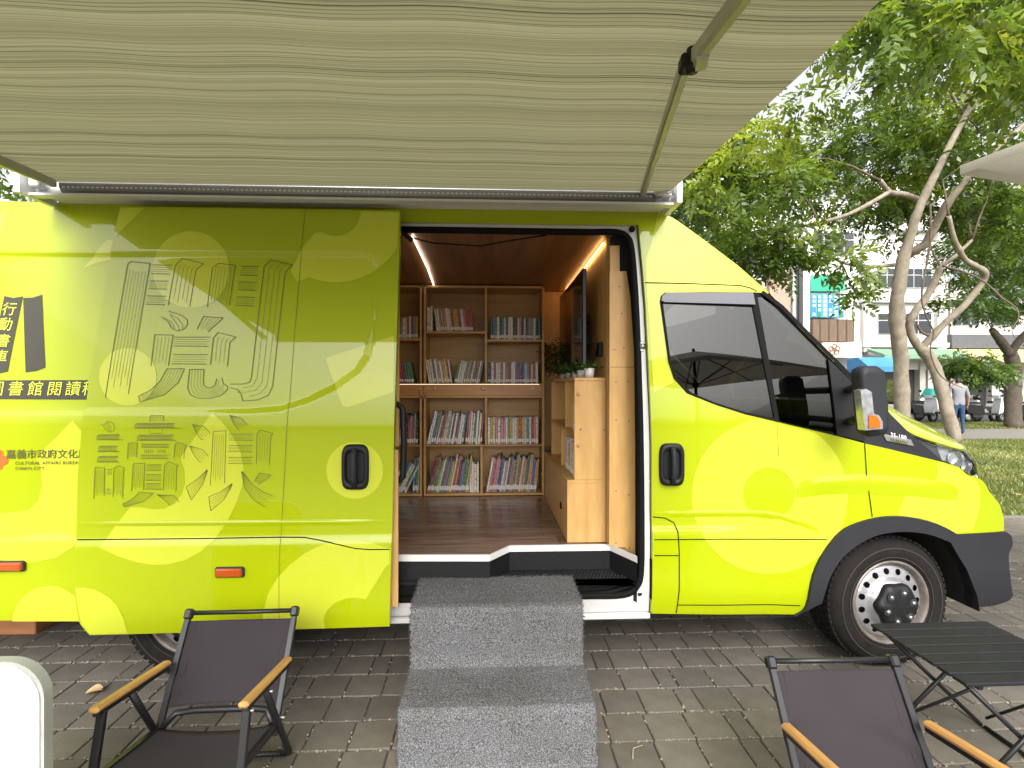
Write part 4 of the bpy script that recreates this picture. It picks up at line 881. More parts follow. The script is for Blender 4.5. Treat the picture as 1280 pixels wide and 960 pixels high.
# ---------------------------------------------------------------- leaves and plants
def spray_mesh(name, sprays, mats, leaflets=11, seed=1):
    """sprays: array of (origin xyz, dir xyz, length, colour); pinnate leaf = pairs of folded leaflets"""
    g = np.random.default_rng(seed); n = len(sprays); O = np.array([s[0] for s in sprays]); Dv = np.array([s[1] for s in sprays]); Ln = np.array([s[2] for s in sprays]); Cl = np.array([s[3] for s in sprays])
    Dv /= np.linalg.norm(Dv, axis=1)[:, None]; rd = g.normal(size=(n, 3)); rd[:, 2] += 1.6
    S_ = np.cross(Dv, rd); S_ /= np.linalg.norm(S_, axis=1)[:, None]; Nn = np.cross(S_, Dv)
    V = []; C = []
    pairs = (leaflets-1)//2
    items = [(.16+.8*i/pairs, s) for i in range(pairs) for s in (-1, 1)]+[(.96, 0)]
    for t, s in items:
        ori = O+Dv*(Ln*t)[:, None]-Nn*(Ln*.25*t*t)[:, None]+np.array([0, 0, -1])*(Ln*.1*t*t)[:, None]
        ll = Ln*(.36-.10*abs(t-.5))*g.uniform(.8, 1.2, n); ld = (Dv*(.55 if s else 1)+S_*s*.85)+g.normal(size=(n, 3))*.16-Nn*.18; ld /= np.linalg.norm(ld, axis=1)[:, None]
        ws = np.cross(ld, Nn); ws /= np.linalg.norm(ws, axis=1)[:, None]; lw = ll*.23
        a = ori; b = ori+ld*(ll*.5)[:, None]+ws*lw[:, None]+Nn*(lw*.35)[:, None]; c = ori+ld*ll[:, None]-Nn*(ll*.12)[:, None]; d = ori+ld*(ll*.5)[:, None]-ws*lw[:, None]+Nn*(lw*.35)[:, None]
        V.append(np.stack([a, b, c, d], 1)); C.append(np.clip(Cl+g.normal(size=n)*.09, 0, 1))
    V = np.concatenate(V, 0).reshape(-1, 3); C = np.concatenate(C, 0); nq = len(V)//4
    me = bpy.data.meshes.new(name); me.vertices.add(len(V)); me.vertices.foreach_set('co', V.ravel()); me.loops.add(nq*4); me.polygons.add(nq)
    me.loops.foreach_set('vertex_index', np.arange(nq*4)); me.polygons.foreach_set('loop_start', np.arange(nq)*4)
    at = me.attributes.new('lc', 'FLOAT', 'POINT'); at.data.foreach_set('value', np.repeat(C, 4).astype(np.float32)); me.update(); me.validate()
    for m in (mats if isinstance(mats, (list, tuple)) else [mats]): me.materials.append(m)
    return me
M_leaf = leafmat('tree_leaf', (.045, .085, .012), (.16, .25, .026), (.46, .53, .042), .5)
M_leafd = leafmat('dark_leaf', (.027, .06, .012), (.08, .15, .024), (.20, .30, .04), .4)
M_ivy = leafmat('ivy_leaf', (.02, .05, .01), (.06, .12, .02), (.14, .22, .04), .2)
M_silver = leafmat('air_plant_leaf', (.12, .15, .12), (.24, .27, .22), (.4, .42, .36), .2)
M_pot = pmat('white_pot', (.68, .67, .64), .4, noise=(20, .05)); M_soil = pmat('soil', (.03, .02, .012), .95, noise=(50, .4))
def pot_plant(x, y, z, r, h, kind, label):
    e = empty('potted_plant', (x, y, z), label, 'plant', None)
    MB().lathe([(.0001, .001), (r*.78, .001), (r, h), (r*.9, h), (r*.86, h*.85), (.0001, h*.85)], (x, y, z), 'z', 18).build('pot', M_pot, e)
    sp = []
    for i in range({'succ': 26, 'bush': 34}[kind]):
        a = random.uniform(0, 6.28); el = random.uniform(.3, 1.4); L = random.uniform(.04, .07)*(1.2 if kind == 'bush' else 1)
        sp.append(((x+random.uniform(-.3, .3)*r, y+random.uniform(-.3, .3)*r, z+h*.86), (math.cos(a)*math.cos(el), math.sin(a)*math.cos(el), math.sin(el)), L, random.uniform(.1, .8)))
    link_mesh('foliage', spray_mesh('foliage', sp, M_ivy, 5 if kind == 'succ' else 9, int(x*1000)+int(y*100)), e)
qz = zu+.0005
for px_, yy, r, h, kd, lb in ((736.5, 2.83, .030, .052, 'succ', 'spiky succulent in the largest white pot on the plywood cabinet'), (727, 2.98, .027, .045, 'succ', 'small succulent in a white pot beside the largest pot'), (719.5, 3.12, .024, .04, 'bush', 'leafy seedling in a white pot between two cabinet pots'),
                             (711, 3.36, .024, .038, 'bush', 'bushy seedling in a white pot under the television'), (704.5, 3.58, .024, .038, 'bush', 'dark green seedling in the white pot nearest the bookcase')):
    q = atY(px_, 470, yy); pot_plant(min(q.x, PX-.05), yy, qz, r, h, kd, lb)
def trailing(px0, py0, py1, Y, wd, label, m, n=150, ln=.07):
    t = atY(px0, py0, Y); b = atY(px0, py1, Y); e = empty('hanging_plant', (t.x, Y, t.z), label, 'plant'); sp = []
    mb = MB()
    for s in range(7):
        ox = random.uniform(-wd, wd); L = random.uniform(.55, 1)*(t.z-b.z); pts = [(t.x+ox*.3, Y, t.z), (t.x+ox, Y-.02, t.z-.02), (t.x+ox*1.1, Y-.03, t.z-L*.5), (t.x+ox*.9, Y-.02, t.z-L)]
        mb.tube(pts, .0016, 4)
    mb.build('stem', M_ivy, e)
    for i in range(n):
        f_ = random.random()**1.1; sp.append(((t.x+random.uniform(-wd, wd)*1.2, Y+random.uniform(-.05, .03), t.z+.03-(t.z-b.z)*f_), (random.uniform(-1, 1), random.uniform(-1, .2), random.uniform(-1, .6)), ln*random.uniform(.7, 1.2), random.uniform(0, .8)))
    link_mesh('foliage', spray_mesh('foliage', sp, m, 5, n), e)
    return e
hook = trailing(690, 432, 470, 4.10, .055, 'trailing green ivy hanging in the corner beside the bookcase', M_ivy)
trailing(711, 432, 462, 3.96, .06, 'trailing ivy hanging behind the television', M_ivy, 130)
trailing(687, 562, 618, 4.03, .03, 'silvery air plant trailing down beside the bookcase', M_silver, 170, .06)
# ---------------------------------------------------------------- awning
aw = empty('awning', (-.6, 2.5, 2.37), 'striped beige roll-out awning fixed along the top of the van', 'awning')
AX0, AX1 = atY(34, 246, 2.46).x, atY(845, 246, 2.46).x
AZ = 2.44; SL = .047
M_awn = bpy.data.materials.new('awning_fabric'); M_awn.use_nodes = True; t = M_awn.node_tree; N, L = t.nodes, t.links; N.clear()
tc = N.new('ShaderNodeTexCoord'); mp1 = N.new('ShaderNodeMapping'); mp1.inputs['Scale'].default_value = (.006, 24, 1); nz = N.new('ShaderNodeTexNoise'); nz.inputs['Scale'].default_value = 1.6; nz.inputs['Detail'].default_value = 7; nz.inputs['Roughness'].default_value = .78; nz.inputs['Distortion'].default_value = .0
cr = N.new('ShaderNodeValToRGB'); L.new(tc.outputs['Object'], mp1.inputs[0]); L.new(mp1.outputs[0], nz.inputs['Vector']); mp2 = N.new('ShaderNodeMapping'); mp2.inputs['Scale'].default_value = (.04, 130, 1); nz2 = N.new('ShaderNodeTexNoise'); nz2.inputs['Scale'].default_value = 1.6; nz2.inputs['Detail'].default_value = 3; nz2.inputs['Roughness'].default_value = .6
L.new(tc.outputs['Object'], mp2.inputs[0]); L.new(mp2.outputs[0], nz2.inputs['Vector']); ad = N.new('ShaderNodeMix'); ad.data_type = 'FLOAT'; ad.inputs[0].default_value = .52; L.new(nz.outputs[0], ad.inputs[2]); L.new(nz2.outputs[0], ad.inputs[3]); L.new(ad.outputs[0], cr.inputs[0])
E = cr.color_ramp.elements; E[0].position = .38; E[0].color = (.045, .046, .026, 1); E[1].position = .60; E[1].color = (.33, .315, .18, 1); e2 = E.new(.47); e2.color = (.215, .203, .112, 1)
df = N.new('ShaderNodeBsdfDiffuse'); tl = N.new('ShaderNodeBsdfTranslucent'); mx = N.new('ShaderNodeMixShader'); mx.inputs[0].default_value = .36; o = N.new('ShaderNodeOutputMaterial')
for q in (df, tl): L.new(cr.outputs[0], q.inputs[0])
L.new(df.outputs[0], mx.inputs[1]); L.new(tl.outputs[0], mx.inputs[2]); L.new(mx.outputs[0], o.inputs[0])
AL = 2.55; rows = []
for i in range(29):
    yv = 2.47-AL*i/28; rows.append([(AX0+.06+(AX1-AX0-.09)*j/40, yv, AZ-SL*(2.47-yv)-.018*math.sin(math.pi*i/28)*(1-.3*math.sin(math.pi*j/40))+.004*math.sin(j*.9+i*.2)*math.sin(math.pi*i/28)) for j in range(41)])
MB().grid(rows).build('fabric', M_awn, aw)
mb = MB(); prof = [(2.46, 2.374), (2.51, 2.374), (2.512, 2.42), (2.60, 2.42), (2.60, 2.52), (2.50, 2.54), (2.46, 2.535), (2.46, 2.525), (2.55, 2.515), (2.55, 2.43), (2.505, 2.428), (2.503, 2.386), (2.462, 2.386)]
mb.prism(prof, AX0, AX1, axis='x'); mb.build('cassette', M_white, aw); MB().box((AX0+.02, 2.515, 2.395), (AX1-.02, 2.70, 2.4185)).build('mounting_rail', M_white2, aw)
mb = MB(); mb.tube([(AX0+.13, 2.51, 2.43), (AX1-.09, 2.51, 2.43)], .038, 20); rl = mb.build('roller_tube', pmat('roller_steel', (.34, .35, .36), .45, metal=.5, noise=(30, .2), stretch=(3, 20, 20)), aw)
mb = MB()
nr = int((AX1-AX0-.24)/.022)
for i in range(nr): mb.obox((AX0+.15+i*.022, 2.4735, 2.418), (.012, .004, .006), None, 0, .001)
mb.build('roller_stitching', M_white2, rl)
for xx, s in ((AX0-.012, -1), (AX1+.002, 1)):
    mb = MB(); mb.prism([(2.42, 2.372), (2.62, 2.372), (2.62, 2.53), (2.50, 2.55), (2.43, 2.54), (2.415, 2.50)], xx-.012, xx+.014, axis='x'); mb.obox((xx-s*.05, 2.47, 2.44), (.05, .05, .06), None, 0, .006); mb.build('end_cap', M_white, aw)
mb = MB(); mb.tube([(AX1-.10, 2.48, 2.425), (AX1-.05, 2.46, 2.43), (AX1-.02, 2.46, 2.44)], .02, 10); mb.build('end_bearing', M_alu, aw)
M_arm = pmat('arm_aluminium', (.42, .41, .35), .4, metal=.5, noise=(20, .1))
def arm(pts_px, Ys, drop, flip=1):
    P = []
    for (a, b), Yv in zip(pts_px, Ys): q = atY(a, b, Yv); P.append(q)
    return P
def armset(S0, E0, T0, nm='folding_arm'):
    j = MB().bar(S0, E0, .026, .04, up=(0, 0, 1), bev=.006).build(nm, M_arm, aw)
    k = MB(); k.obox(E0, (.03, .045, .04), Matrix.Rotation(-.12, 3, 'Z'), 0, .006); k.tube([(E0[0]+.012, E0[1]-.015, E0[2]-.03), (E0[0]+.012, E0[1]-.015, E0[2]+.03)], .015, 12); k.build('elbow', M_black, j)
    k2 = MB(); k2.obox((E0[0]+.022, E0[1]-.045, E0[2]-.016), (.035, .06, .03), Matrix.Rotation(-.3, 3, 'Z'), 0, .006); k2.build('elbow_bracket', M_arm, j)
    MB().bar((E0[0]+.015, E0[1]-.03, E0[2]), T0, .032, .045, up=(0, 0, 1), bev=.008).build(nm, M_arm, aw)
def fz(Yv, d=.04): return AZ-SL*(2.47-Yv)-d
def onfab(px, py):
    d = ray(px, py); Yv = 1.5
    for _ in range(12): Yv = d.y*(fz(Yv, .05)-CAMZ)/d.z
    return (d.x/d.y*Yv, Yv, fz(Yv, .05))
s0 = (atY(804, 246, 2.46).x, 2.47, 2.43); e0 = onfab(857, 80); t1 = onfab(918, 0); e0v, t1v = Vector(e0), Vector(t1)
t2 = e0v+(t1v-e0v)*((e0v.y+.02)/(e0v.y-t1v.y)); armset(s0, e0, tuple(t2))
s1 = (AX0+.12, 2.46, 2.43); e1 = onfab(-70, 172); armset(s1, e1, (e1[0]-.25, 0.02, fz(.02)))
MB().box((AX0+.03, -.13, fz(-.1, 0)-.05), (AX1-.01, -.07, fz(-.1, 0)+.05), bev=.01).build('front_rail', M_white2, aw)
# ---------------------------------------------------------------- ground
M_earth = pmat('bedding_sand', (.10, .088, .07), .95, noise=(30, .35), bump=(120, .4))
M_pav = pmat('concrete_paver', (.130, .114, .093), .8, noise=(7, .22), bump=(140, .25), rnd=.16)
M_conc = pmat('path_concrete', (.21, .19, .165), .9, noise=(3, .12), bump=(60, .15))
M_asph = pmat('asphalt', (.06, .06, .062), .9, noise=(20, .2), bump=(90, .3))
M_turf = pmat('turf_soil', (.14, .15, .05), .95, noise=(6, .4), bump=(40, .5))
tag(MB().add([(-400, -400, -.03), (400, -400, -.03), (400, 400, -.03), (-400, 400, -.03)], [(0, 1, 2, 3)]).build('ground', M_earth), kind='structure')
pv = tag(MB().add([(-9, -9, -.012), (9, -9, -.012), (9, 5.55, -.012), (-9, 5.55, -.012)], [(0, 1, 2, 3)]).build('pavement', M_earth), kind='structure')
PS = .183; PH = .05
pm = {}
for nm, wd in (('full', PS), ('half', PS/2)):
    mb = MB(); mb.obox((0, 0, -PH/2), (wd-.006, PS-.006, PH), None, 0, .004); me = mb.mesh('paver'); me.materials.append(M_pav); pm[nm] = me
slots = []
y = -3.0; row = 0
while y < 5.5:
    x = -6.2-random.random()*.3; k = random.randrange(4)
    while x < 7.5:
        half = (k % 4 == 3) or random.random() < .06; wd = PS/2 if half else PS
        slots.append((x+wd/2, y+PS/2, half)); x += wd; k += 1
    y += PS; row += 1
def vis(s):
    X, Y, _ = s; zc = X*ST+Y*CT; xc = X*CT-Y*ST
    if zc < 1.75: return 1e9
    px = 640+F*xc/zc; py = 480+F*CAMZ/zc
    if px < -20 or px > 1300 or py > 985: return 1e9
    if -.42 < X < .42 and Y < 2.5: return 1e9          # under the carpet
    if py < 770 and px < 1190: return 1e9
    return zc
slots.sort(key=vis)
rest = MB()
for i, (X, Y, half) in enumerate(slots):
    tilt = (random.gauss(0, .004), random.gauss(0, .004), random.gauss(0, .006)); dz = random.gauss(0, .0011)
    if i < 290:
        o = bpy.data.objects.new('paver', pm['half' if half else 'full']); o.location = (X, Y, dz); o.rotation_euler = tilt; place(o, pv)
    else:
        wd = PS/2 if half else PS; rest.obox((X, Y, -PH/2+dz), (wd-.006, PS-.006, PH), Matrix.Rotation(tilt[0], 3, 'X') @ Matrix.Rotation(tilt[1], 3, 'Y'), 0, .004)
ro = rest.build('pavers_beyond', pmat('concrete_paver_field', (.17, .147, .117), .8, noise=(2.5, .3), bump=(140, .25)), pv); ro['kind'] = 'stuff'
# moss and grit in the joints
mb = MB()
for _ in range(2600):
    X, Y, h = slots[random.randrange(290)]; sd_ = random.random()
    gx, gy = (X+random.uniform(-.09, .09), Y+PS/2*random.choice((-1, 1))+random.gauss(0, .004)) if sd_ < .7 else (X+(PS/4 if h else PS/2)*random.choice((-1, 1))+random.gauss(0, .003), Y+random.uniform(-.09, .09))
    r_ = abs(random.gauss(.0022, .0014))+.0008; mb.obox((gx, gy, r_*.3-.0005), (r_*2, r_*1.6, r_), Matrix.Rotation(random.uniform(0, 3), 3, 'Z'))
gr = mb.build('joint_grit', pmat('pale_grit', (.30, .27, .21), .9, noise=(60, .5))); tag(gr, 'pale grit and sand caught in the paver joints', 'grit', kind='stuff')
lawn = tag(MB().add([(-40, 5.55, .0), (40, 5.55, .0), (40, 13.2, .0), (-40, 13.2, .0)], [(0, 1, 2, 3)]).build('lawn', M_turf), kind='structure')
tag(MB().box((-60, 5.48, -.04), (60, 5.55, .015), bev=.006).build('kerb', M_conc), kind='structure')
tag(MB().add([(-60, 13.2, .004), (60, 13.2, .004), (60, 16.4, .004), (-60, 16.4, .004)], [(0, 1, 2, 3)]).build('path', M_conc), kind='structure')
tag(MB().add([(-60, 16.4, .0), (60, 16.4, .0), (60, 19.0, .0), (-60, 19.0, .0)], [(0, 1, 2, 3)]).build('verge', M_turf), kind='structure')
tag(MB().add([(-90, 19.0, -.02), (90, 19.0, -.02), (90, 27.4, -.02), (-90, 27.4, -.02)], [(0, 1, 2, 3)]).build('road', M_asph), kind='structure')
M_grass = leafmat('grass_blade', (.11, .14, .022), (.22, .26, .05), (.42, .38, .14), .3)
def grass(name, x0, x1, y0, y1, n, h, label):
    g = np.random.default_rng(n); X = g.uniform(x0, x1, n); Y = g.uniform(y0, y1, n); Hh = h*g.uniform(.5, 1.2, n); A = g.uniform(0, 6.28, n); B = g.uniform(0, 6.28, n); wv = .006+.006*g.random(n)
    V = np.zeros((n, 3, 3)); V[:, 0] = np.stack([X-np.cos(A)*wv, Y-np.sin(A)*wv, 0*X], 1); V[:, 1] = np.stack([X+np.cos(A)*wv, Y+np.sin(A)*wv, 0*X], 1); V[:, 2] = np.stack([X+np.cos(B)*Hh*.6, Y+np.sin(B)*Hh*.6, Hh], 1)
    me = bpy.data.meshes.new(name); me.vertices.add(n*3); me.vertices.foreach_set('co', V.ravel()); me.loops.add(n*3); me.polygons.add(n); me.loops.foreach_set('vertex_index', np.arange(n*3)); me.polygons.foreach_set('loop_start', np.arange(n)*3)
    nz = np.array([mnoise.noise(Vector((a*.8, b*.8, 0))) for a, b in zip(X[::1], Y[::1])]) if n < 400000 else np.zeros(n)
    at = me.attributes.new('lc', 'FLOAT', 'POINT'); at.data.foreach_set('value', np.repeat(np.clip(.45+.45*nz+g.normal(size=n)*.18, 0, 1), 3).astype(np.float32)); me.update(); me.materials.append(M_grass)
    o = place(bpy.data.objects.new(name, me), None); tag(o, label, 'grass', kind='stuff')
grass('lawn_grass', 3.0, 16, 5.56, 13.2, 110000, .055, 'short mown grass on the lawn beyond the van')
grass('verge_grass', 9, 26, 16.4, 19.0, 40000, .07, 'dry grass strip between the path and the road')
mb = MB()
for _ in range(26):
    X, Y = random.uniform(4, 9), random.uniform(5.8, 11); a = random.random()*6; s_ = random.uniform(.03, .05)
    mb.add([(X+s_*math.cos(a), Y+s_*math.sin(a), .05), (X+s_*.5*math.cos(a+1.6), Y+s_*.5*math.sin(a+1.6), .06), (X-s_*math.cos(a), Y-s_*math.sin(a), .055), (X-s_*.5*math.cos(a+1.6), Y-s_*.5*math.sin(a+1.6), .05)], [(0, 1, 2, 3)])
tag(mb.build('fallen_leaves', pmat('dry_leaf', (.42, .30, .16), .7, noise=(30, .3))), 'dry fallen leaves scattered on the lawn', 'leaves', kind='stuff')
# ---------------------------------------------------------------- carpet over the steps
st = empty('step_stool', (0, 2.28, 0), 'low two-tread timber step hidden under the grey carpet', 'step')
cxm = .034
MB().box((cxm-.35, 2.325, 0), (cxm+.35, 2.535, .478), bev=.004).build('upper_tread', M_ply, st); MB().box((cxm-.35, 2.03, 0), (cxm+.35, 2.32, .215), bev=.004).build('lower_tread', M_ply, st)
path = [(2.615, .515), (2.60, .514), (2.45, .506), (2.33, .504), (2.305, .498), (2.293, .48), (2.292, .40), (2.298, .30), (2.293, .262), (2.275, .243), (2.22, .238), (2.06, .237), (2.015, .234), (1.999, .222), (1.992, .20), (1.988, .10), (1.983, .03), (1.975, .012), (1.95, .007), (1.84, .007)]
L_ = [0]
for a, b in zip(path, path[1:]): L_.append(L_[-1]+math.hypot(a[0]-b[0], a[1]-b[1]))
nL, nW = 240, 150; rows = []; Wc = .772
lfp = [atZ(525, 726, .51).x, atD(513, 758, 2.30).x]
for i in range(nL+1):
    s_ = L_[-1]*i/nL; yv = np.interp(s_, L_, [p[0] for p in path]); zv = np.interp(s_, L_, [p[1] for p in path]); r_ = []
    for j in range(nW+1):
        u = j/nW-.5; ed = 0
        if j in (0, nW): ed = random.gauss(0, .0022)
        X = cxm+u*Wc+ed+.004*mnoise.noise(Vector((s_*3, j*.0, 5)))
        if i == 0: yv_ = yv+random.gauss(0, .004)
        else: yv_ = yv
        bl = mnoise.noise(Vector((u*4, s_*4, 2)))*.004
        r_.append((X, yv_-abs(random.gauss(0, .0016))-abs(bl), zv+random.gauss(0, .0011)+abs(bl)))
    rows.append(r_)
M_carp = bpy.data.materials.new('grey_carpet'); M_carp.use_nodes = True; t = M_carp.node_tree; N, L = t.nodes, t.links; b = N['Principled BSDF']; b.inputs['Roughness'].default_value = .95; b.inputs['Specular IOR Level'].default_value = .1
tc = N.new('ShaderNodeTexCoord'); n1 = N.new('ShaderNodeTexNoise'); n1.inputs['Scale'].default_value = 230; n1.inputs['Detail'].default_value = 3; n2 = N.new('ShaderNodeTexNoise'); n2.inputs['Scale'].default_value = 5; n2.inputs['Detail'].default_value = 4
for q in (n1, n2): L.new(tc.outputs['Object'], q.inputs['Vector'])
cr = N.new('ShaderNodeValToRGB'); L.new(n1.outputs[0], cr.inputs[0]); E = cr.color_ramp.elements; E[0].position = .36; E[0].color = (.045, .046, .05, 1); E[1].position = .66; E[1].color = (.235, .235, .238, 1); q = E.new(.5); q.color = (.122, .122, .126, 1)
mx = N.new('ShaderNodeMix'); mx.data_type = 'RGBA'; mx.blend_type = 'MULTIPLY'; mx.inputs[0].default_value = .5; cr2 = N.new('ShaderNodeValToRGB'); L.new(n2.outputs[0], cr2.inputs[0]); cr2.color_ramp.elements[0].position = .3; cr2.color_ramp.elements[0].color = (.72, .66, .58, 1); cr2.color_ramp.elements[1].position = .6
L.new(cr.outputs[0], mx.inputs[6]); L.new(cr2.outputs[0], mx.inputs[7]); L.new(mx.outputs[2], b.inputs['Base Color'])
cp = MB().grid(rows).build('carpet', M_carp); tag(cp, 'grey felt carpet runner draped over the steps at the van door', 'carpet')
mb = MB()
for _ in range(2600):                         # frayed rim
    i = random.randrange(nL); e_ = random.random()
    p = Vector(rows[i][0 if random.random() < .5 else nW]) if e_ < .85 else Vector(rows[0][random.randrange(nW)])
    sgn = -1 if p.x < cxm else 1; d = Vector((sgn*random.uniform(.2, 1), random.uniform(-1, .4), random.uniform(-.3, .8))).normalized()*random.uniform(.003, .010)
    if e_ >= .85: d = Vector((random.uniform(-1, 1), random.uniform(-.2, 1), random.uniform(.1, .9))).normalized()*random.uniform(.004, .012)
    mb.tube([p, p+d*.5+Vector((0, 0, .001)), p+d], [.0008, .0007, .0004], 3, caps=False)
fr = mb.build('frayed_fibres', M_carp, cp); fr['kind'] = 'stuff'
# ---------------------------------------------------------------- folding chairs
M_cfab = pmat('plum_grey_canvas', (.026, .020, .024), .9, noise=(4, .12), bump=(600, .06)); M_fr = pmat('black_frame', (.010, .010, .012), .4); M_wd = pmat('bamboo_arm', (.50, .26, .085), .4, noise=(5, .2), stretch=(8, 1, 8))
def build_chair(lab):
    c = empty('folding_chair', (0, 0, 0), lab, 'chair', None); hw = .222
    for s in (-1, 1):
        x = s*hw
        a = MB(); a.bar((s*.229, -.205, .470), (s*.229, .185, .412), .034, .020, bev=.007); a.build('armrest', M_wd, c)
        MB().bar((s*.229, -.19, .452), (s*.229, .18, .397), .022, .018).build('arm_rail', M_fr, c)
        MB().bar((s*.226, -.165, .447), (s*.224, -.27, .012), .026, .018, up=(0, 1, 0)).build('leg', M_fr, c)
        MB().tube([(s*.226, -.03, .425), (s*.226, .06, .27), (s*.226, .19, .055), (s*.222, .215, .022), (s*.19, .225, .011)], .0125, 8).build('leg', M_fr, c)
        MB().bar((s*.213, .10, .205), (s*.213, -.34, .285), .020, .024).build('seat_rail', M_fr, c)
        MB().bar((s*.213, .085, .175), (s*.213, .300, .545), .022, .018, up=(0, 1, 0)).build('back_post', M_fr, c)
        MB().obox((s*.213, .302, .548), (.03, .034, .04), Matrix.Rotation(-.5, 3, 'X'), 0, .006).build('post_cap', M_fr, c)
        h = MB()
        for (yy, zz) in ((-.165, .43), (-.01, .40), (.10, .235), (-.225, .20)): h.tube([(s*.232-.006*s, yy, zz), (s*.247, yy, zz)], .005, 8)
        h.build('rivet', M_bolt, c)
    MB().tube([(-.21, .302, .552), (0, .303, .551), (.21, .302, .552)], .009, 8).build('top_bar', M_fr, c)
    MB().tube([(-.20, .10, .215), (-.17, .135, .245), (-.1, .14, .25), (.1, .14, .25), (.17, .135, .245), (.20, .10, .215)], .012, 8).build('cross_bar', M_fr, c)
    MB().tube([(-.19, .225, .011), (.19, .225, .011)], .0105, 8).build('foot_bar', M_fr, c); MB().tube([(-.225, -.225, .20), (.225, -.225, .20)], .009, 8).build('cross_bar', M_fr, c)
    rows = []
    for i in range(29):
        t_ = i/28; z = .262+.262*t_; y0 = .135+.155*t_; r_ = []
        for j in range(37):
            u = j/36*2-1; sag = .028*(1-u*u)*(1-.5*t_)+.008*math.sin(t_*math.pi)*(1-u*u)
            wr = .0035*math.sin(18*t_+3*u+4*u*u)*abs(u)**1.2*math.exp(-((t_-.3)/.18)**2)*2+.0016*mnoise.noise(Vector((u*3, t_*5, 1)))
            r_.append((u*.226, y0+sag+wr, z-.010*(1-u*u)*(1 if i == 28 else t_)*.5))
        rows.append(r_)
    b_ = MB().grid(rows).build('backrest', M_cfab, c); m = b_.modifiers.new('thickness', 'SOLIDIFY'); m.thickness = .004
    rows = []
    for i in range(25):
        t_ = i/24; y0 = .095-.43*t_; z0 = .218+.078*t_; rows.append([((j/36*2-1)*.224, y0+.015*(1-(j/18-1)**2)*(1 if i == 0 else 0), z0-.045*(1-(j/18-1)**2)*(.45+.55*math.sin(math.pi*min(1, t_+.15)))+.0015*mnoise.noise(Vector((j*.2, t_*5, 3)))) for j in range(37)])
    s_ = MB().grid(rows).build('seat', M_cfab, c); m = s_.modifiers.new('thickness', 'SOLIDIFY'); m.thickness = .004
    for src, nm in ((b_, 'seam'),):
        for u in (-.78, .78):
            mb = MB(); pts = []
            for i in range(15):
                t_ = i/14; sag = .028*(1-u*u)*(1-.5*t_)+.008*math.sin(t_*math.pi)*(1-u*u); pts.append((u*.226, .135+.155*t_+sag-.0035, .262+.262*t_))
            mb.tube(pts, .0011, 4); mb.build(nm, M_cfab, src)
    return c
ch = build_chair('plum-grey folding chair with wooden arms beside the white rounded board'); ch.location = (-1.020, 1.87, .003); ch.rotation_euler = (0, 0, R(1))
c2 = copy_tree(ch); tag(c2, 'plum-grey folding chair with wooden arms beside the black slatted table', 'chair'); c2.location = (1.165, 1.40, .003); c2.rotation_euler = (0, 0, R(-1)); c2.scale = (1, 1, 1)
for c_ in (ch, c2): c_['group'] = 'folding chairs set out in front of the van'
# ---------------------------------------------------------------- slatted table
TZ = .45; tb = empty('camp_table', (2.0, 2.0, 0), 'low black slatted folding table beside the front wheel', 'table')
A = atZ(1083, 776, TZ); B = atZ(1230, 775, TZ); Cc = atZ(1150, 857, TZ); y1, y0 = A.y-.02, Cc.y; x0, x1 = A.x+.0, B.x+.0; ns = 7; sw = (y1-y0)/ns
M_slat = pmat('black_slat', (.014, .015, .018), .6, spec=.25, noise=(12, .15))
for i in range(ns): MB().box((x0, y0+i*sw+.0035, TZ-.014), (x1, y0+(i+1)*sw-.0035, TZ), bev=.003).build('slat', M_slat, tb)
for xx in (x0+.06, x1-.06): MB().bar((xx, y0+.01, TZ-.022), (xx, y1-.01, TZ-.022), .02, .014).build('table_rail', M_fr, tb)
for ya in (y0+.05, y1-.05):
    MB().tube([(x0+.05, ya, .010), (x1-.05, ya+.004, TZ-.03)], .009, 8).build('leg', M_fr, tb); MB().tube([(x1-.05, ya+.02, .010), (x0+.05, ya+.024, TZ-.03)], .009, 8).build('leg', M_fr, tb)
for xx in (x0+.05, x1-.05):
    MB().tube([(xx, y0+.05, .011), (xx, y1-.05, .011)], .009, 8).build('foot_bar', M_fr, tb); MB().tube([(xx+.006, y0+.05, TZ-.05), (xx+.006, y1-.05, .05)], .006, 8).build('brace', M_fr, tb)
# ---------------------------------------------------------------- white board, block, leaf
bd = empty('display_board', (-1.3, 1.35, 0), 'white round-cornered display board standing beside the folding chair', 'board')
q = atD(55, 870, 1.42); tz = atD(20, 826, 1.42).z; wx1 = q.x; wx0 = wx1-.55; rr = .105
pl = [(wx1, .0), (wx1, tz-rr)]+[(wx1-rr+rr*math.cos(R(a)), tz-rr+rr*math.sin(R(a))) for a in range(10, 91, 10)]+[(wx0+rr+rr*math.cos(R(a)), tz-rr+rr*math.sin(R(a))) for a in range(90, 181, 10)]+[(wx0, .0)]
MB().prism(pl, q.y, q.y+.03).build('edge_band', pmat('grey_edge', (.36, .37, .33), .5, noise=(12, .1)), bd)
ins = [(wx0+(x-wx0)*.972+.006, z*.988) for x, z in pl]; MB().prism(ins, q.y-.004, q.y-.0005).build('face_panel', pmat('white_laminate', (.56, .575, .59), .35, noise=(3, .04)), bd)
MB().box((wx0+.02, q.y-.03, 0), (wx1-.02, q.y-.006, .02)).build('foot', M_grey, bd)
a = atZ(44, 793.5, 0); bl = empty('timber_block', (a.x-.3, a.y+.2, 0), 'orange brown timber block lying under the rear of the van', 'block')
MB().box((a.x-.62, a.y, 0), (a.x, a.y+.3, .13), bev=.006).build('beam', pmat('block_timber', (.36, .15, .06), .7, noise=(5, .25), stretch=(1, 4, 6)), bl)
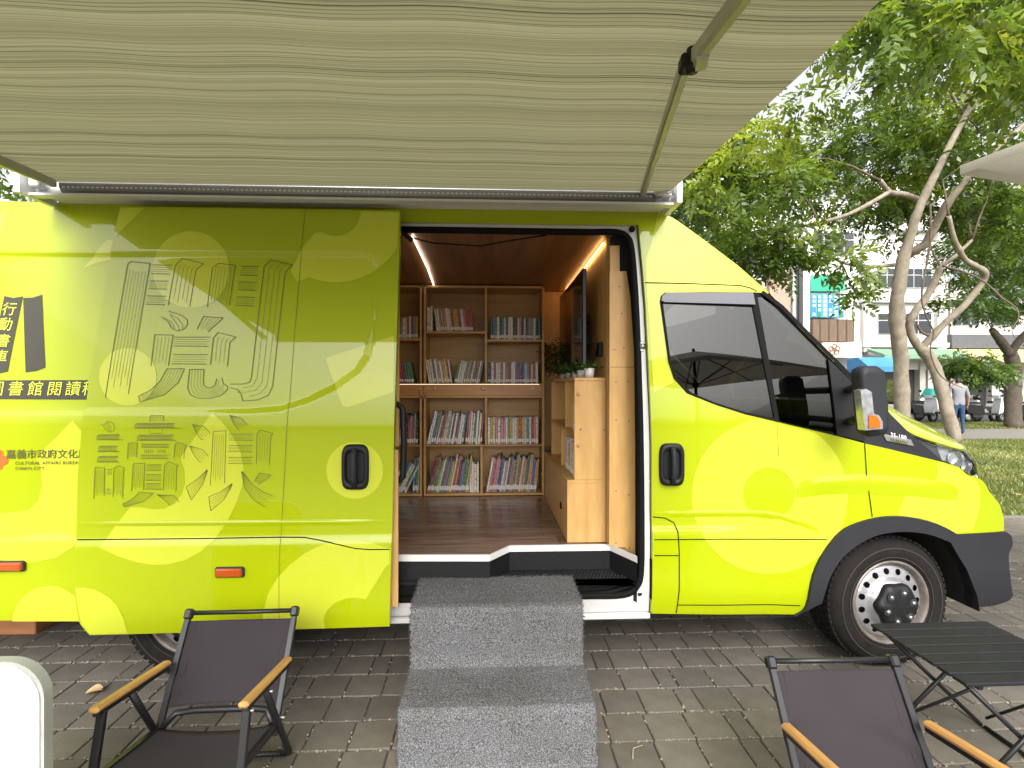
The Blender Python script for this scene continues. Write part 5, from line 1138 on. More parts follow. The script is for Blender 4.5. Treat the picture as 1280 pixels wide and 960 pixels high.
MB().box((a.x-.622, a.y-.002, .13), (a.x+.001, a.y+.302, .15), bev=.004).build('top_plank', pmat('block_top', (.28, .13, .06), .7, noise=(6, .25)), bl)
p = atZ(117, 866, .012); rows = []
for i in range(9):
    t_ = i/8; wv = .017*math.sin(math.pi*min(1, t_*.92+.06))**.8; rows.append([(p.x+(t_-.5)*.07, p.y+u*wv+.012*t_, .006+.022*abs(u)**1.5*(.4+math.sin(3*t_))+.01*t_) for u in (-1, -.5, 0, .5, 1)])
lf = MB().grid(rows).build('dry_leaf', pmat('curled_leaf', (.50, .34, .17), .6, noise=(60, .3))); tag(lf, 'curled dry leaf lying on the pavers', 'leaf'); m = lf.modifiers.new('thickness', 'SOLIDIFY'); m.thickness = .0012
mb = MB(); p = atZ(795, 935, .006); mb.tube([(p.x-.03, p.y-.06, .006), (p.x-.015, p.y-.01, .012), (p.x+.03, p.y+.01, .01)], .0015, 5); tag(mb.build('grass_stalk', pmat('straw', (.5, .42, .24), .7)), 'pale dry grass stalk lying on the pavers by the carpet', 'stalk')
# ---------------------------------------------------------------- parasol beside the awning
def parasol(loc, rx_, zt, ze, label, m):
    e = empty('parasol', (loc[0], loc[1], 0), label, 'parasol', 'cream parasols'); X, Y = loc; RX = rx_; n = 4
    rows = []
    for i in range(7):
        t_ = i/6; r_ = []
        for k in range(n*4):
            a = 2*math.pi*k/(n*4)+PA; edge = math.cos(math.pi/n)/math.cos(((k/(n*4)*n) % 1-.5)*2*math.pi/n); sg = 1-.035*math.sin(((k/(n*4)*n) % 1)*math.pi)*t_
            r_.append((X+rx_*t_*edge*math.cos(a), Y+rx_*t_*edge*math.sin(a), zt+(ze-zt)*(t_**1.15)*1+(1-sg)*1.2))
        rows.append(r_)
    rows.append([(x, y_, z-.05) for x, y_, z in rows[-1]])
    rows[0] = [(X+.02*math.cos(k), Y+.02*math.sin(k), zt) for k in range(n*4)]
    cn = MB().grid(rows, 0, True, True).build('canopy', m, e)
    for k in range(8):
        a = 2*math.pi*k/8+PA; o_ = .985; rx_ = RX*(1 if k % 2 == 0 else .7071); MB().tube([(X+.04*math.cos(a), Y+.04*math.sin(a), zt-.03), (X+rx_*.5*math.cos(a), Y+rx_*.5*math.sin(a), zt+(ze-zt)*.5**1.15-.025), (X+rx_*o_*math.cos(a), Y+rx_*o_*math.sin(a), ze-.018)], .010, 6).build('rib', M_dark, e)
        MB().tube([(X+.04*math.cos(a), Y+.04*math.sin(a), zt-.62), (X+rx_*.5*math.cos(a), Y+rx_*.5*math.sin(a), zt+(ze-zt)*.5**1.15-.03)], .008, 6).build('strut', M_dark, e)
    MB().tube([(X, Y, .06), (X, Y, zt+.06)], .024, 12).build('pole', M_dark, e); MB().lathe([(.0001, .0), (.26, .0), (.26, .06), (.05, .08), (.0001, .08)], (X, Y, .0), 'z', 24).build('foot_weight', M_grey, e)
    MB().lathe([(.0001, .05), (.05, .04), (.05, -.04), (.0001, -.05)], (X, Y, zt-.62), 'z', 12).build('runner', M_dark, e)
M_par = bpy.data.materials.new('cream_canvas'); M_par.use_nodes = True; t = M_par.node_tree; N, L = t.nodes, t.links; N.clear(); df = N.new('ShaderNodeBsdfDiffuse'); df.inputs[0].default_value = (.66, .61, .52, 1); tl = N.new('ShaderNodeBsdfTranslucent'); tl.inputs[0].default_value = (.6, .54, .44, 1); mx = N.new('ShaderNodeMixShader'); mx.inputs[0].default_value = .3; o = N.new('ShaderNodeOutputMaterial'); L.new(df.outputs[0], mx.inputs[1]); L.new(tl.outputs[0], mx.inputs[2]); L.new(mx.outputs[0], o.inputs[0])
tip = atD(1200, 207, 2.75); ctr = Vector((tip.x+1.77, tip.y-.94)); dv = Vector((tip.x, tip.y))-ctr; PA = math.atan2(dv.y, dv.x)
parasol((ctr.x, ctr.y), dv.length, tip.z+.42, tip.z, 'cream canvas parasol whose corner reaches past the front of the van', M_par)
PA = .3; parasol((3.3, -2.9), 2.1, 2.75, 2.3, 'cream canvas parasol on the square facing the cab window', M_par)
# ---------------------------------------------------------------- trees
M_bark = pmat('pale_bark', (.17, .135, .095), .9, col2=(.36, .31, .24), noise=(7, .3), stretch=(1, 1, .7), bump=(18, .6), detail=8)
M_barkd = pmat('dark_bark', (.10, .08, .06), .9, noise=(9, .3), bump=(18, .6))
M_twig = pmat('twig_bark', (.12, .085, .055), .9, noise=(9, .3))
def limb(mb, pts, zcs, rs, n=10, wob=.0):
    P = [atD(a, b, zc) for (a, b), zc in zip(pts, zcs)]; Q = []; RR = []
    for i in range(len(P)-1):
        p0, p1, p2, p3 = P[max(i-1, 0)], P[i], P[i+1], P[min(i+2, len(P)-1)]; m = 5
        for k in range(m+(1 if i == len(P)-2 else 0)):
            t_ = k/m; q = .5*((2*p1)+(p2-p0)*t_+(2*p0-5*p1+4*p2-p3)*t_*t_+(3*p1-p0-3*p2+p3)*t_**3)
            r_ = rs[i]+(rs[i+1]-rs[i])*t_; r_ *= 1+.10*mnoise.noise(q*4); Q.append(q); RR.append(r_)
    st_ = len(mb.v); mb.tube(Q, RR, 14)
    for i in range(st_, len(mb.v)):
        v = Vector(mb.v[i]); j = (i-st_)//14; d = v-Q[min(j, len(Q)-1)]; k = mnoise.noise(v*7)*.16+mnoise.noise(v*19)*.09+max(0, mnoise.noise(v*3+Vector((5, 1, 2))))*.12
        mb.v[i] = tuple(v+d*k)
    return Q
def zcs(a, b, n): return [a+(b-a)*i/(n-1) for i in range(n)]
def base_of(Q): return (Q[0].x, Q[0].y, 0)
def crown(blobs, dens, ln, seed, colr=(.15, .75), droop=-.25):
    g = random.Random(seed); sp = []
    for (px, py, zc, r, k) in blobs:
        c = atD(px, py, zc); cb_ = g.uniform(*colr)
        for _ in range(int(dens*k)):
            while True:
                v = Vector((g.uniform(-1, 1), g.uniform(-1, 1), g.uniform(-1, 1)))
                if .12 < v.length < 1: break
            o_ = c+Vector((v.x*r, v.y*r, v.z*r*.75)); d = Vector((v.x+g.gauss(0, .5), v.y+g.gauss(0, .5), v.z*.4+droop+g.gauss(0, .35)))
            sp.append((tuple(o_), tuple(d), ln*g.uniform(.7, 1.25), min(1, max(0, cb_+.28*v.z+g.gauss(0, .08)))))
    return sp
def tree(name, label, cat, trunks, blobs, dens, ln, mleaf, mbark, seed, colr=(.15, .75)):
    mb = MB(); tw = MB(); Qs = []
    for (pts, zz, rs) in trunks: Qs.append(limb(mb if rs[0] > .035 else tw, pts, zz, rs))
    # twigs feeding each clump
    allq = [q for Q in Qs for q in Q]; g = random.Random(seed)
    for (px, py, zc, r, k) in blobs:
        c = atD(px, py, zc); q = min(allq, key=lambda v: (v-c).length+ (3 if v.z < 1.5 else 0))
        if g.random() < .45 and (q-c).length < 2.2:
            m_ = q.lerp(c, .5)+Vector((g.gauss(0, .12), g.gauss(0, .12), g.uniform(-.05, .25))); tw.tube([q, q.lerp(m_, .5)+Vector((0, 0, .05)), m_, c], [.022, .017, .012, .006], 6)
    e = empty(name, base_of(Qs[0]), label, cat, 'trees beyond the van'); mb.build('trunk', mbark, e)
    if tw.v: tw.build('branches', M_twig, e)['kind'] = 'stuff'
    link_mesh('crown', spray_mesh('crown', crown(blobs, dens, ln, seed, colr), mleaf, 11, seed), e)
g = random.Random(11)
def blobs(n, x0, x1, y0, y1, d0, d1, r0, r1, keep=lambda x, y: True, k=1.):
    out = []
    while len(out) < n:
        x, y_ = g.uniform(x0, x1), g.uniform(y0, y1)
        if keep(x, y_): out.append((x, y_, g.uniform(d0, d1), g.uniform(r0, r1), k))
    return out
def low(x): return float(np.interp(x, [840, 880, 940, 975, 1010, 1040, 1075, 1100, 1160, 1220, 1300], [240, 285, 318, 285, 255, 262, 285, 240, 235, 270, 300]))
tA = [([(1127, 545), (1127, 500), (1125, 440), (1121, 400), (1122, 370), (1129, 325), (1138, 295), (1147, 265), (1165, 226), (1206, 146), (1225, 119), (1268, 52)], zcs(10.5, 9.0, 12), [.14, .13, .12, .132, .115, .106, .084, .074, .064, .05, .042, .026]),
      ([(1131, 322), (1142, 314), (1158, 303), (1170, 280), (1182, 258), (1200, 235), (1222, 208), (1285, 152)], zcs(10.3, 8.8, 8), [.09, .085, .075, .072, .07, .06, .05, .035]),
      ([(1150, 250), (1130, 243), (1112, 240), (1101, 226)], zcs(10, 9.4, 4), [.06, .05, .045, .035]), ([(1206, 146), (1208, 120), (1211, 80)], zcs(9.4, 9, 3), [.05, .04, .02]), ([(1206, 146), (1196, 130), (1186, 112)], zcs(9.4, 9, 3), [.04, .03, .02]),
      ([(1130, 330), (1090, 333), (1060, 330), (1040, 322)], zcs(10.3, 9, 4), [.04, .035, .03, .02]), ([(1112, 240), (1060, 268), (1000, 283), (955, 285)], zcs(9.5, 7.6, 4), [.04, .03, .025, .012])]
bA = (blobs(44, 850, 1300, -60, 320, 9.4, 13, .42, .75, lambda x, y: y < low(x)-12) + blobs(16, 860, 1010, 150, 318, 8, 11, .4, .6, lambda x, y: y < low(x)-6, 1.3)
      + [(1066, 345, 8.6, .22, .6), (1070, 370, 8.6, .15, .4), (1056, 318, 8.6, .28, .7), (985, 300, 8.2, .4, .9), (1000, 318, 8.2, .3, .6), (960, 318, 8.4, .4, .9), (940, 300, 8.4, .4, .9)] + blobs(24, 1010, 1190, 120, 290, 10.5, 13, .38, .6, lambda x, y: y < low(x)+22))
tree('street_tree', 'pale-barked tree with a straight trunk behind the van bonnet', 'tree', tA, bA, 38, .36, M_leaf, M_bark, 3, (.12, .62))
tB = [([(1195, 552), (1183, 510), (1173, 472), (1162, 448), (1150, 434)], zcs(10.4, 10.4, 5), [.125, .118, .113, .113, .108]),
      ([(1150, 436), (1165, 421), (1180, 405), (1205, 382), (1225, 357), (1231, 342), (1222, 334), (1207, 325), (1199, 312), (1192, 296), (1186, 270)], zcs(10.4, 9.2, 11), [.085, .068, .062, .06, .06, .065, .055, .048, .045, .04, .033]),
      ([(1150, 436), (1140, 420), (1137, 405), (1143, 391), (1160, 368), (1171, 345), (1178, 332), (1192, 322), (1215, 300)], zcs(10.4, 9.6, 9), [.09, .08, .075, .07, .066, .062, .045, .036, .024]),
      ([(1163, 255), (1163, 300), (1159, 325), (1152, 372), (1160, 400), (1167, 416), (1163, 440), (1176, 470), (1203, 485)], zcs(9.2, 9.6, 9), [.018, .017, .017, .015, .013, .013, .012, .01, .006]),
      ([(1178, 332), (1205, 340), (1230, 352), (1252, 372), (1270, 385), (1273, 398), (1265, 412), (1270, 425)], zcs(9.4, 8.6, 8), [.02, .018, .016, .014, .013, .01, .008, .006]), ([(1165, 421), (1152, 415), (1146, 405)], zcs(10.3, 10.2, 3), [.03, .025, .02])]
bB = blobs(26, 1150, 1330, -40, 345, 9.2, 12, .4, .7, lambda x, y: y < low(x)+5) + [(1185, 340, 11, .25, .3), (1110, 300, 11, .25, .4), (1180, 368, 11, .18, .25)] + blobs(20, 1130, 1310, 190, 335, 11, 13, .4, .65, lambda x, y: y < low(x)+45)
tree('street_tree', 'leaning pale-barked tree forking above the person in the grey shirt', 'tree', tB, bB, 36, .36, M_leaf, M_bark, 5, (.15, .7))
tC = [([(1266, 535), (1266, 490), (1268, 460), (1262, 442)], zcs(17.5, 17.5, 4), [.24, .22, .21, .2]), ([(1268, 470), (1255, 460), (1245, 453), (1232, 447)], zcs(17.5, 17, 4), [.14, .12, .10, .07]), ([(1262, 442), (1250, 425), (1240, 412)], zcs(17.4, 17, 3), [.14, .12, .09]), ([(1262, 442), (1275, 425), (1290, 410)], zcs(17.4, 17, 3), [.14, .12, .09])]
bC = blobs(30, 1185, 1340, 300, 415, 15.5, 20, .6, 1.0, lambda x, y: y < 402-(1225-min(1225, x))*1.2) + blobs(8, 1190, 1250, 448, 468, 16.3, 17, .25, .4, k=.7)
tree('shade_tree', 'darker round-crowned tree beside the parked scooters', 'tree', tC, bC, 46, .42, M_leafd, M_barkd, 9, (.2, .75))
# overhanging boughs close by, and the trees left of and behind the van
tD = [([(1420, 560), (1415, 420), (1400, 250), (1370, 120), (1330, 20), (1240, -60)], zcs(6.2, 5.0, 6), [.16, .14, .12, .10, .07, .04]), ([(1370, 120), (1300, 60), (1230, 30), (1160, 10), (1080, -10)], zcs(5.6, 4.6, 5), [.06, .05, .04, .03, .015])]
bD = blobs(17, 1020, 1320, -70, 48, 4.2, 6.0, .28, .45, lambda x, y: x+y*1.1 > 1080, .8) + blobs(4, 1262, 1330, 50, 120, 4.6, 6, .25, .35, k=.6) + [(1150, 60, 5, .3, .6), (1190, 90, 5.2, .25, .5), (930, 190, 6.6, .35, .7), (965, 165, 6.4, .35, .7), (890, 222, 6.8, .3, .7), (1010, 130, 6.2, .3, .6)]
tree('street_tree', 'near tree whose broad-leaved boughs hang over the parasol', 'tree', tD, bD, 36, .30, M_leaf, M_bark, 13, (.3, .95))
tE = [([(-60, 540), (-55, 400), (-40, 250), (-20, 180)], zcs(9, 9, 4), [.2, .18, .15, .08])]
tree('street_tree', 'leafy tree rising behind the rear of the van', 'tree', tE, blobs(22, -220, 130, 60, 330, 8, 10.5, .6, .9), 60, .36, M_leaf, M_bark, 17)
# behind: dark backdrop trees on the far verge
tF = [([(905, 540), (905, 430), (900, 330)], zcs(18, 18, 3), [.3, .28, .2])]
tree('shade_tree', 'broad dark tree standing behind the cab roof', 'tree', tF, blobs(26, 800, 960, 90, 335, 15, 19, .7, 1.1), 50, .5, M_leafd, M_barkd, 21)
# ---------------------------------------------------------------- buildings across the road
M_bwall = pmat('white_tiled_wall', (.62, .60, .57), .6, noise=(2, .08), bump=(14, .1)); M_bwall2 = pmat('cream_wall', (.55, .50, .43), .8, noise=(2, .12)); M_bgl = pmat('dark_window', (.03, .035, .04), .12); M_bfr = pmat('window_alu', (.45, .45, .45), .4)
M_brick = pmat('pink_brick', (.40, .26, .20), .8, noise=(8, .25)); M_shut = pmat('dark_shutter', (.035, .038, .036), .6, noise=(3, .2), stretch=(1, 1, 30)); M_gaw = pmat('green_canopy', (.18, .32, .20), .6, noise=(3, .15)); M_yaw = pmat('yellow_canopy', (.62, .52, .22), .6, noise=(3, .1)); M_gry = pmat('grey_canopy', (.09, .09, .10), .6, noise=(3, .1))
BY = 27.5
def bp(px, py, Y=BY): q = atY(px, py, Y); return q.x, q.z
def bbox(mb, x0, y0, x1, y1, Ya, Yb): a = bp(x0, y0, Ya); b = bp(x1, y1, Ya); mb.box((min(a[0], b[0]), Ya, min(a[1], b[1])), (max(a[0], b[0]), Yb, max(a[1], b[1]))); return mb
def part(nm, m, par, x0, y0, x1, y1, Ya, Yb): return bbox(MB(), x0, y0, x1, y1, Ya, Yb).build(nm, m, par)
def window(par, x0, y0, x1, y1, cols=3):
    f_ = part('window', M_bfr, par, x0, y0, x1, y1, BY-.08, BY+.05); wdt = (x1-x0)/cols
    for i in range(cols):
        for (ya, yb_) in ((y0+1, y0+(y1-y0)*.32), (y0+(y1-y0)*.37, y1-1)): part('pane', M_bgl, f_, x0+i*wdt+.7, ya, x0+(i+1)*wdt-.7, yb_, BY-.10, BY-.06)
B1 = empty('white_building', (bp(1140, 530)[0], BY, 0), 'white tiled three-storey shop building with green street canopy', 'building')
part('wall', M_bwall, B1, 1080, 215, 1185, 462, BY, BY+9)
for (y0, y1) in ((238, 268), (335, 360), (391, 418)): window(B1, 1098, y0, 1165, y1, 6 if y0 < 380 else 4)
for yy in (216, 282, 372, 428): part('floor_band', M_bwall, B1, 1079, yy, 1187, yy+6, BY-.35, BY-.002)
for x in (1080, 1172): part('pilaster', M_bwall, B1, x, 218, x+9, 440, BY-.25, BY-.003)
for yy in (365, 380, 422, 433): part('tile_course', M_bwall2, B1, 1091, yy, 1171, yy+.8, BY-.012, BY-.002)
part('shop_front', M_shut, B1, 1084, 452, 1160, 530, BY+.3, BY+.4); part('shop_column', M_bwall, B1, 1160, 452, 1188, 532, BY-.1, BY+.6); part('shop_column', M_bwall2, B1, 1150, 452, 1157, 532, BY-.1, BY+.28)
a, b = bp(1078, 440), bp(1176, 449); mb = MB(); mb.prism([(BY-1.6, b[1]-.05), (BY-1.6, b[1]+.18), (BY-.36, a[1]+.15), (BY-.36, a[1]+.05)], a[0], b[0], axis='x'); mb.build('canopy', M_gaw, B1)
B2 = empty('pink_building', (bp(1040, 530)[0], BY, 0), 'narrow shophouse with green banner and blue lettered sign', 'building')
part('wall', M_bwall, B2, 975, 250, 1079, 470, BY+.02, BY+9); part('brick_wall', M_brick, B2, 962, 338, 988, 410, BY-.3, BY+2); part('pilaster', M_bwall, B2, 1004, 251, 1012.5, 460, BY-.3, BY); part('drain_pipe', M_bfr, B2, 991, 255, 994, 470, BY-.25, BY-.1); part('drain_pipe', M_shut, B2, 999, 300, 1003, 420, BY-.3, BY-.15)
for (y0, y1) in ((290, 318),): window(B2, 1018, y0, 1068, y1, 4)
part('banner', pmat('green_banner', (.02, .36, .20), .6, noise=(2, .1)), B2, 1013.5, 344, 1056, 364, BY-.32, BY-.28)
sg = part('sign_board', pmat('blue_sign', (.10, .36, .52), .5), B2, 1014, 367, 1055, 397, BY-.4, BY-.3); M_sw = pmat('sign_white', (.7, .72, .72), .5); M_sg2 = pmat('sign_green', (.02, .22, .14), .5)
for i in range(6):
    x = 1015+i*6.8; part('sign_strip', pmat('sign_blue2', (.03, .20, .50), .5) if i in (0, 3) else M_sg2 if i % 2 else pmat('sign_teal', (.15, .42, .55), .5), sg, x, 368, x+5.2, 396.3, BY-.43, BY-.41)
    mk = MB()
    for j in range(5):
        if random.random() < .85: bbox(mk, x+1, 369.5+j*5.4, x+4.3, 372.8+j*5.4, BY-.45, BY-.44)
    mk.build('sign_marks', M_sw, sg)['kind'] = 'stuff'
part('timber_hoarding', pmat('weathered_timber', (.16, .11, .075), .9, noise=(3, .3), stretch=(6, 1, .5)), B2, 1016, 399, 1068, 427, BY-.5, BY-.3)
for x in (1025, 1036, 1047, 1058): part('hoarding_batten', pmat('batten_timber', (.10, .07, .05), .9), B2, x, 399, x+1.5, 427, BY-.53, BY-.502)
sp_ = part('shop_sign', pmat('pink_sign', (.60, .42, .34), .6, col2=(.68, .60, .5), noise=(1.2, .2)), B2, 1028, 428, 1077, 447, BY-.7, BY-.5)
mk = MB(); fx, fz_ = bp(1043, 437, BY-.71)
for k in range(5):
    a = R(72*k+20); mk.tube([(fx+.18*math.cos(a)+.14*math.cos(q), BY-.715, fz_+.16*math.sin(a)+.13*math.sin(q)) for q in [2*math.pi*i/12 for i in range(13)]], .02, 4)
mk.build('flower_outline', pmat('flower_ink', (.25, .15, .08), .7), sp_)
part('shop_front', M_shut, B2, 985, 462, 1078, 532, BY-.02, BY-.0)
a, b = bp(1046, 449), bp(1086, 466); mb = MB(); mb.prism([(BY-2.4, b[1]), (BY-2.4, b[1]+.25), (BY-1.6, a[1]+.02), (BY-.8, a[1]-.05), (BY-.8, b[1])], a[0], b[0], axis='x'); mb.build('canopy', pmat('blue_tarp', (.06, .25, .52), .5, noise=(2, .2)), B2)
B3 = empty('cream_building', (bp(1260, 530)[0], BY, 0), 'low cream shop row with long yellow canopy and dark roller shutter', 'building')
part('wall', M_bwall2, B3, 1188, 350, 1420, 532, BY+.4, BY+9); part('fascia', M_gry, B3, 1190, 418, 1420, 436, BY-.3, BY+.39)
a, b = bp(1176, 437), bp(1420, 453); mb = MB(); mb.prism([(BY-2.2, b[1]-.1), (BY-2.2, b[1]+.12), (BY-.31, a[1]), (BY-.31, a[1]-.12)], a[0], b[0], axis='x'); mb.build('canopy', M_yaw, B3)
part('roller_shutter', M_shut, B3, 1197, 453, 1240, 530, BY+.3, BY+.38); part('shop_column', M_bwall, B3, 1186, 453, 1197, 532, BY-.1, BY+.39); part('shop_column', M_bwall, B3, 1240, 453, 1254, 532, BY-.05, BY+.39); part('shop_door', M_white2, B3, 1256, 455, 1282, 530, BY+.3, BY+.38); part('poster', pmat('red_poster', (.22, .06, .05), .6, noise=(2, .5)), B3, 1245, 466, 1253, 476, BY-.07, BY-.055)
for i, y0 in enumerate((372,)):
    for x in (1200, 1250, 1300): window(B3, x, y0, x+34, y0+34, 3)
for o_ in [c for c in COL.objects if c.parent == B3 and c.name.startswith('window')]: o_.location.y += .42
for (x0, x1, top, wm, lab, nm) in ((560, 770, 255, M_bwall, 'long pale office block behind the van with rows of windows', 'office_block'), (771, 973, 215, M_bwall2, 'cream apartment block rising behind the cab of the van', 'apartment_block'), (1422, 1720, 235, M_bwall, 'white apartment block beyond the cream shop row', 'apartment_block')):
    Bn = empty(nm, (bp((x0+x1)/2, 530)[0], BY, 0), lab, 'building'); part('wall', wm, Bn, x0, top, x1, 533, BY, BY+9); part('shop_front', M_shut, Bn, x0+6, 468, x1-6, 530, BY-.05, BY-.003); part('canopy', M_gaw, Bn, x0+2, 452, x1-2, 462, BY-1.4, BY-.06)
    for yy in range(top+18, 430, 58):
        xx = x0+12
        while xx < x1-40: window(Bn, xx, yy, xx+32, yy+30, 3); xx += 46
tag(MB().box((-90, 26.2, -.03), (90, 27.3, .12), bev=.02).build('sidewalk', M_conc), kind='structure')
# ---------------------------------------------------------------- scooters
def scooter(lab, body_m, front_m, seatm):
    e = empty('parked_scooter', (0, 0, 0), lab, 'scooter', 'scooters parked along the road')
    for x in (-.62, .62):
        MB().lathe([(.15, -.05), (.23, -.055), (.25, -.03), (.25, .03), (.23, .055), (.15, .05), (.15, -.05)], (x, 0, .25), 'y', 20).build('tyre', M_tyre, e); MB().lathe([(.0001, -.03), (.06, -.035), (.15, -.03), (.15, .03), (.06, .035), (.0001, .03)], (x, 0, .25), 'y', 14).build('rim', M_rim, e)
    MB().prism([(-.85, .62), (-.80, .74), (-.2, .70), (-.12, .40), (-.30, .30), (-.72, .42)], -.15, .15).build('tail_body', body_m, e)
    MB().prism([(-.25, .34), (.38, .30), (.45, .36), (.40, .40), (-.15, .40)], -.16, .16).build('footboard', M_black, e)
    MB().prism([(.33, .36), (.42, .95), (.50, .98), (.62, .62), (.60, .50)], -.18, .18).build('leg_shield', front_m, e)
    MB().prism([(.36, .48), (.60, .54), (.86, .44), (.84, .40), (.62, .46), (.4, .40)], -.09, .09).build('mudguard', front_m, e)
    MB().prism([(-.78, .745), (-.74, .84), (-.40, .83), (-.14, .80), (-.12, .72)], -.14, .14).build('seat', seatm, e)
    MB().prism([(.34, .96), (.36, 1.08), (.52, 1.06), (.54, .96)], -.15, .15).build('handlebar_cowl', front_m, e)
    MB().tube([(.36, -.34, 1.06), (.42, -.15, 1.03), (.42, .15, 1.03), (.36, .34, 1.06)], .02, 8).build('handlebar', M_black, e)
    for s in (-1, 1):
        MB().tube([(.40, s*.24, 1.05), (.38, s*.30, 1.2)], .008, 6).build('mirror_stem', M_black, e); MB().obox((.38, s*.31, 1.24), (.02, .12, .08), None, 0, .01).build('mirror', M_black, e)
    MB().tube([(.55, -.09, .25), (.48, -.09, .8)], .025, 8).build('fork', M_alu, e); MB().box((-.55, -.14, .2), (-.15, .12, .4), bev=.04).build('engine', M_dark, e)
    MB().obox((.545, 0, .99), (.05, .16, .08), None, 0, .015).build('headlamp', M_clear, e)
    return e
wm = M_white; sv = pmat('silver_fairing', (.5, .5, .52), .25, metal=.4); bk_ = pmat('black_fairing', (.015, .015, .018), .2)
specs = [('white and black scooter parked nearest the person in grey', bk_, wm, M_black, 1205, 20.2, 10), ('white-fronted scooter with dark seat beside the shade tree', bk_, wm, M_seat, 1232, 19.7, -8), ('silver scooter half behind the shade tree trunk', sv, sv, M_black, 1255, 20.6, 15), ('black scooter right of the shade tree', bk_, bk_, M_black, 1292, 20.0, 0),
         ('black scooter behind the leaning tree trunk', bk_, sv, M_seat, 1153, 19.9, 18), ('grey scooter under the teal cover', sv, bk_, M_black, 1168, 20.9, -10), ('white scooter in front of the leafy pot plant', wm, wm, M_black, 1118, 20.4, 12)]
protos = {}
for lab, bm_, fm_, sm_, px, zc, rz in specs:
    key = (bm_.name, fm_.name, sm_.name)
    e = scooter(lab, bm_, fm_, sm_) if key not in protos else copy_tree(protos[key]); protos.setdefault(key, e); tag(e, lab, 'scooter', 'scooters parked along the road')
    q = atD(px, 480, zc); e.location = (q.x, q.y, -.015); e.rotation_euler = (0, 0, R(rz))
    if lab.startswith('white-fronted'): hsx = e.location.copy()
hm = MB(); hm.lathe([(.0001, .16), (.07, .145), (.12, .09), (.135, .02), (.12, -.03), (.10, -.05)], (hsx.x-.33, hsx.y, .94), 'z', 16); tag(hm.build('helmet', pmat('helmet_black', (.012, .012, .014), .15)), 'glossy black helmet resting on the scooter seat', 'helmet')
q = atD(1162, 491, 20.75); tc_ = MB(); rows = []
for i in range(7):
    t_ = i/6; rows.append([(q.x+(.14+.14*t_)*math.cos(a)*(1+.15*math.sin(3*a)), q.y+(.15+.15*t_)*math.sin(a), q.z+.18-.38*t_+.05*math.sin(5*a)*t_) for a in [2*math.pi*k/20 for k in range(20)]])
tc_.grid(rows, 0, True, True); tc_.add(rows[0], [tuple(range(20))]); tag(tc_.build('rain_cover', pmat('teal_nylon', (.03, .42, .34), .45, noise=(5, .2))), 'crumpled teal rain cover over the grey scooter handlebars', 'cover')
q = atD(1110, 500, 22.5); pe = empty('potted_shrub', (q.x, q.y, -.02), 'leafy potted shrub on the roadside behind the straight tree', 'plant'); MB().lathe([(.0001, 0), (.2, 0), (.28, .45), (.24, .45), (.0001, .40)], (q.x, q.y, -.02), 'z', 16).build('pot', M_brick, pe)
link_mesh('foliage', spray_mesh('foliage', [((q.x+random.gauss(0, .25), q.y+random.gauss(0, .25), .45+random.random()*1.1), (random.gauss(0, 1), random.gauss(0, 1), random.uniform(-.2, 1)), .25, random.uniform(.3, 1)) for _ in range(160)], M_leaf, 7, 4), pe)
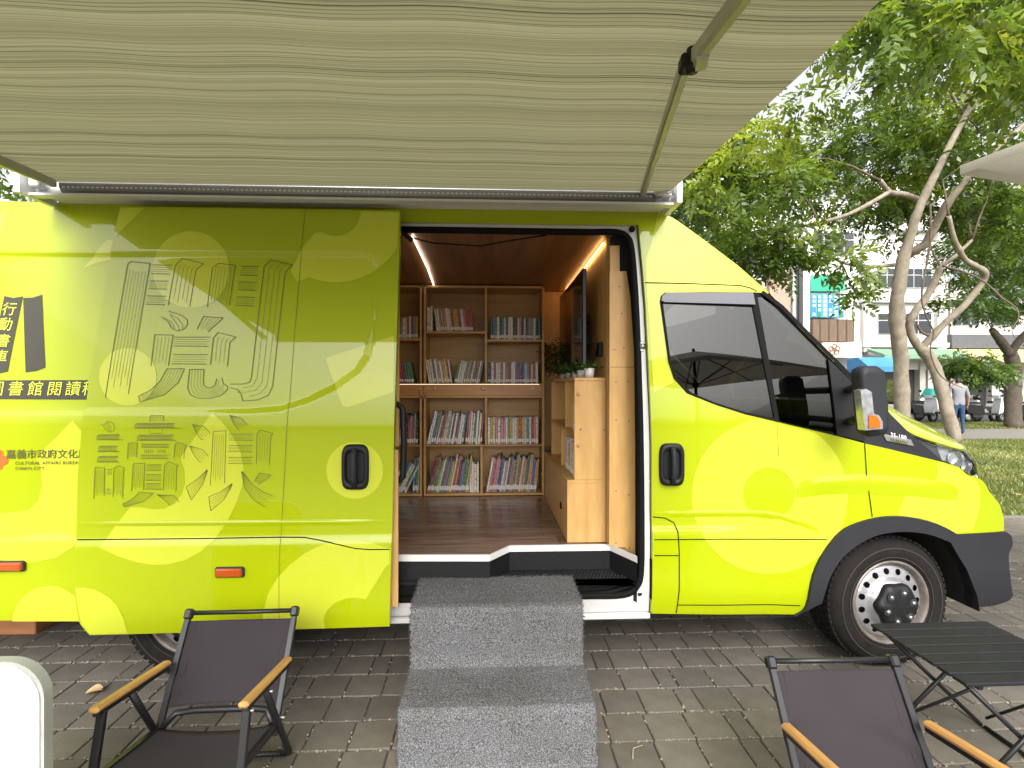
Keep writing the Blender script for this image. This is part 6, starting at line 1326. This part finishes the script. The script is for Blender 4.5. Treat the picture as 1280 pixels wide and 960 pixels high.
# ---------------------------------------------------------------- the person by the path
def person():
    zc = 15.2; b = atD(1198, 480, zc); S_ = 1.74
    J = [((0, 0, .93), .155), ((0, .0, 1.12), .150), ((0, -.01, 1.30), .165), ((0, -.01, 1.42), .12), ((0, 0, 1.50), .055), ((.0, .015, 1.60), .095), ((0, .01, 1.69), .075),
         ((-.17, 0, 1.40), .07), ((-.235, .0, 1.16), .052), ((-.25, .06, .92), .036), ((-.25, .08, .83), .030),
         ((.17, 0, 1.40), .07), ((.235, -.01, 1.15), .052), ((.26, .10, .93), .036), ((.26, .14, .84), .030),
         ((-.085, 0, .82), .098), ((-.095, .01, .48), .068), ((-.10, -.02, .09), .046), ((-.11, .10, .045), .036),
         ((.085, 0, .82), .098), ((.10, .03, .48), .068), ((.11, .0, .09), .046), ((.125, .12, .045), .036)]
    Ed = [(0, 1), (1, 2), (2, 3), (3, 4), (4, 5), (5, 6), (3, 7), (7, 8), (8, 9), (9, 10), (3, 11), (11, 12), (12, 13), (13, 14), (0, 15), (15, 16), (16, 17), (17, 18), (0, 19), (19, 20), (20, 21), (21, 22)]
    def skin(J, Ed, lv=2):
        bm = bmesh.new(); sk = bm.verts.layers.skin.verify(); vs = []
        for i, (p, r_) in enumerate(J): v = bm.verts.new(p); v[sk].radius = (r_, r_*.82); v[sk].use_root = i == 0; vs.append(v)
        for a, b_ in Ed: bm.edges.new((vs[a], vs[b_]))
        me = bpy.data.meshes.new('tmp'); bm.to_mesh(me); bm.free(); o = bpy.data.objects.new('tmp', me); COL.objects.link(o); o.modifiers.new('s', 'SKIN'); m = o.modifiers.new('u', 'SUBSURF'); m.levels = m.render_levels = lv
        r_ = bpy.data.meshes.new_from_object(o.evaluated_get(bpy.context.evaluated_depsgraph_get())); bpy.data.objects.remove(o); return r_
    me = skin(J, Ed); me.name = 'body'
    for n_, c_, ro_ in (('skin_tone', (.42, .24, .16), .5), ('grey_shirt', (.26, .26, .28), .9), ('blue_jeans', (.03, .065, .14), .9), ('black_hair', (.012, .011, .011), .5), ('brown_shoes', (.22, .11, .06), .7)): me.materials.append(pmat(n_, c_, ro_, noise=(20, .12)))
    for p in me.polygons:
        x, y_, z = p.center; p.use_smooth = True
        if z > 1.585 or (z > 1.53 and y_ < .01): mi = 3
        elif z > 1.46: mi = 0
        elif abs(x) > .2 and z < 1.14: mi = 0
        elif z > .90: mi = 1
        elif z > .09: mi = 2
        else: mi = 4
        p.material_index = mi
    e = empty('person', (b.x, b.y, 0), 'person in grey shirt and blue jeans walking past the leaning tree', 'person'); WM[e.name] = Matrix.Identity(4)
    bo = link_mesh('body', me, e)
    for s, base, dz in ((-1, (-.25, .085, .83), 0), (1, (.26, .145, .84), 0)):
        for k, (dx, ln_) in enumerate(((-.024, .075), (-.008, .085), (.008, .08), (.024, .065))):
            fm = MB(); x, y_, z = base; fm.tube([(x+.0, y_+dx, z-.0), (x+s*.004, y_+dx*1.1+.004, z-.03-ln_*.4), (x-s*.01, y_+dx+.008, z-.03-ln_)], [.009, .0085, .007], 6); fm.build('finger', MATS['skin_tone'], bo)
        x, y_, z = base; MB().tube([(x, y_+.02, z-.0), (x-s*.01, y_+.045, z-.03), (x-s*.012, y_+.05, z-.06)], [.011, .01, .008], 6).build('thumb', MATS['skin_tone'], bo)
    for s in (-1, 1): MB().lathe([(.0001, -.02), (.02, -.01), (.022, .0), (.015, .01), (.0001, .012)], (s*.082, .005, 1.60), 'x', 8).build('ear', MATS['skin_tone'], bo)
    MB().lathe([(.0001, .03), (.016, .02), (.02, -.005), (.0001, -.02)], (0, .095, 1.595), 'z', 8).build('nose', MATS['skin_tone'], bo)
    e.scale = (S_/1.74,)*3; e.rotation_euler = (0, 0, R(-25)); return e
person()
# ---------------------------------------------------------------- the square behind the camera (seen in the glass and paint)
M_hedge = M_leafd
hd = empty('hedge', (2, -13, 0), 'clipped green hedge along the far edge of the square', 'hedge'); MB().box((-14, -14.0, 0), (22, -13.2, .6)).build('hedge_core', pmat('hedge_core', (.02, .035, .01), .9), hd)
link_mesh('foliage', spray_mesh('foliage', [((random.uniform(-14, 22), random.uniform(-14.2, -13.0), random.uniform(.05, .8)), (random.gauss(0, 1), random.gauss(0, 1), random.uniform(-.2, 1)), .25, random.uniform(.1, .8)) for _ in range(3500)], M_hedge, 7, 8), hd)
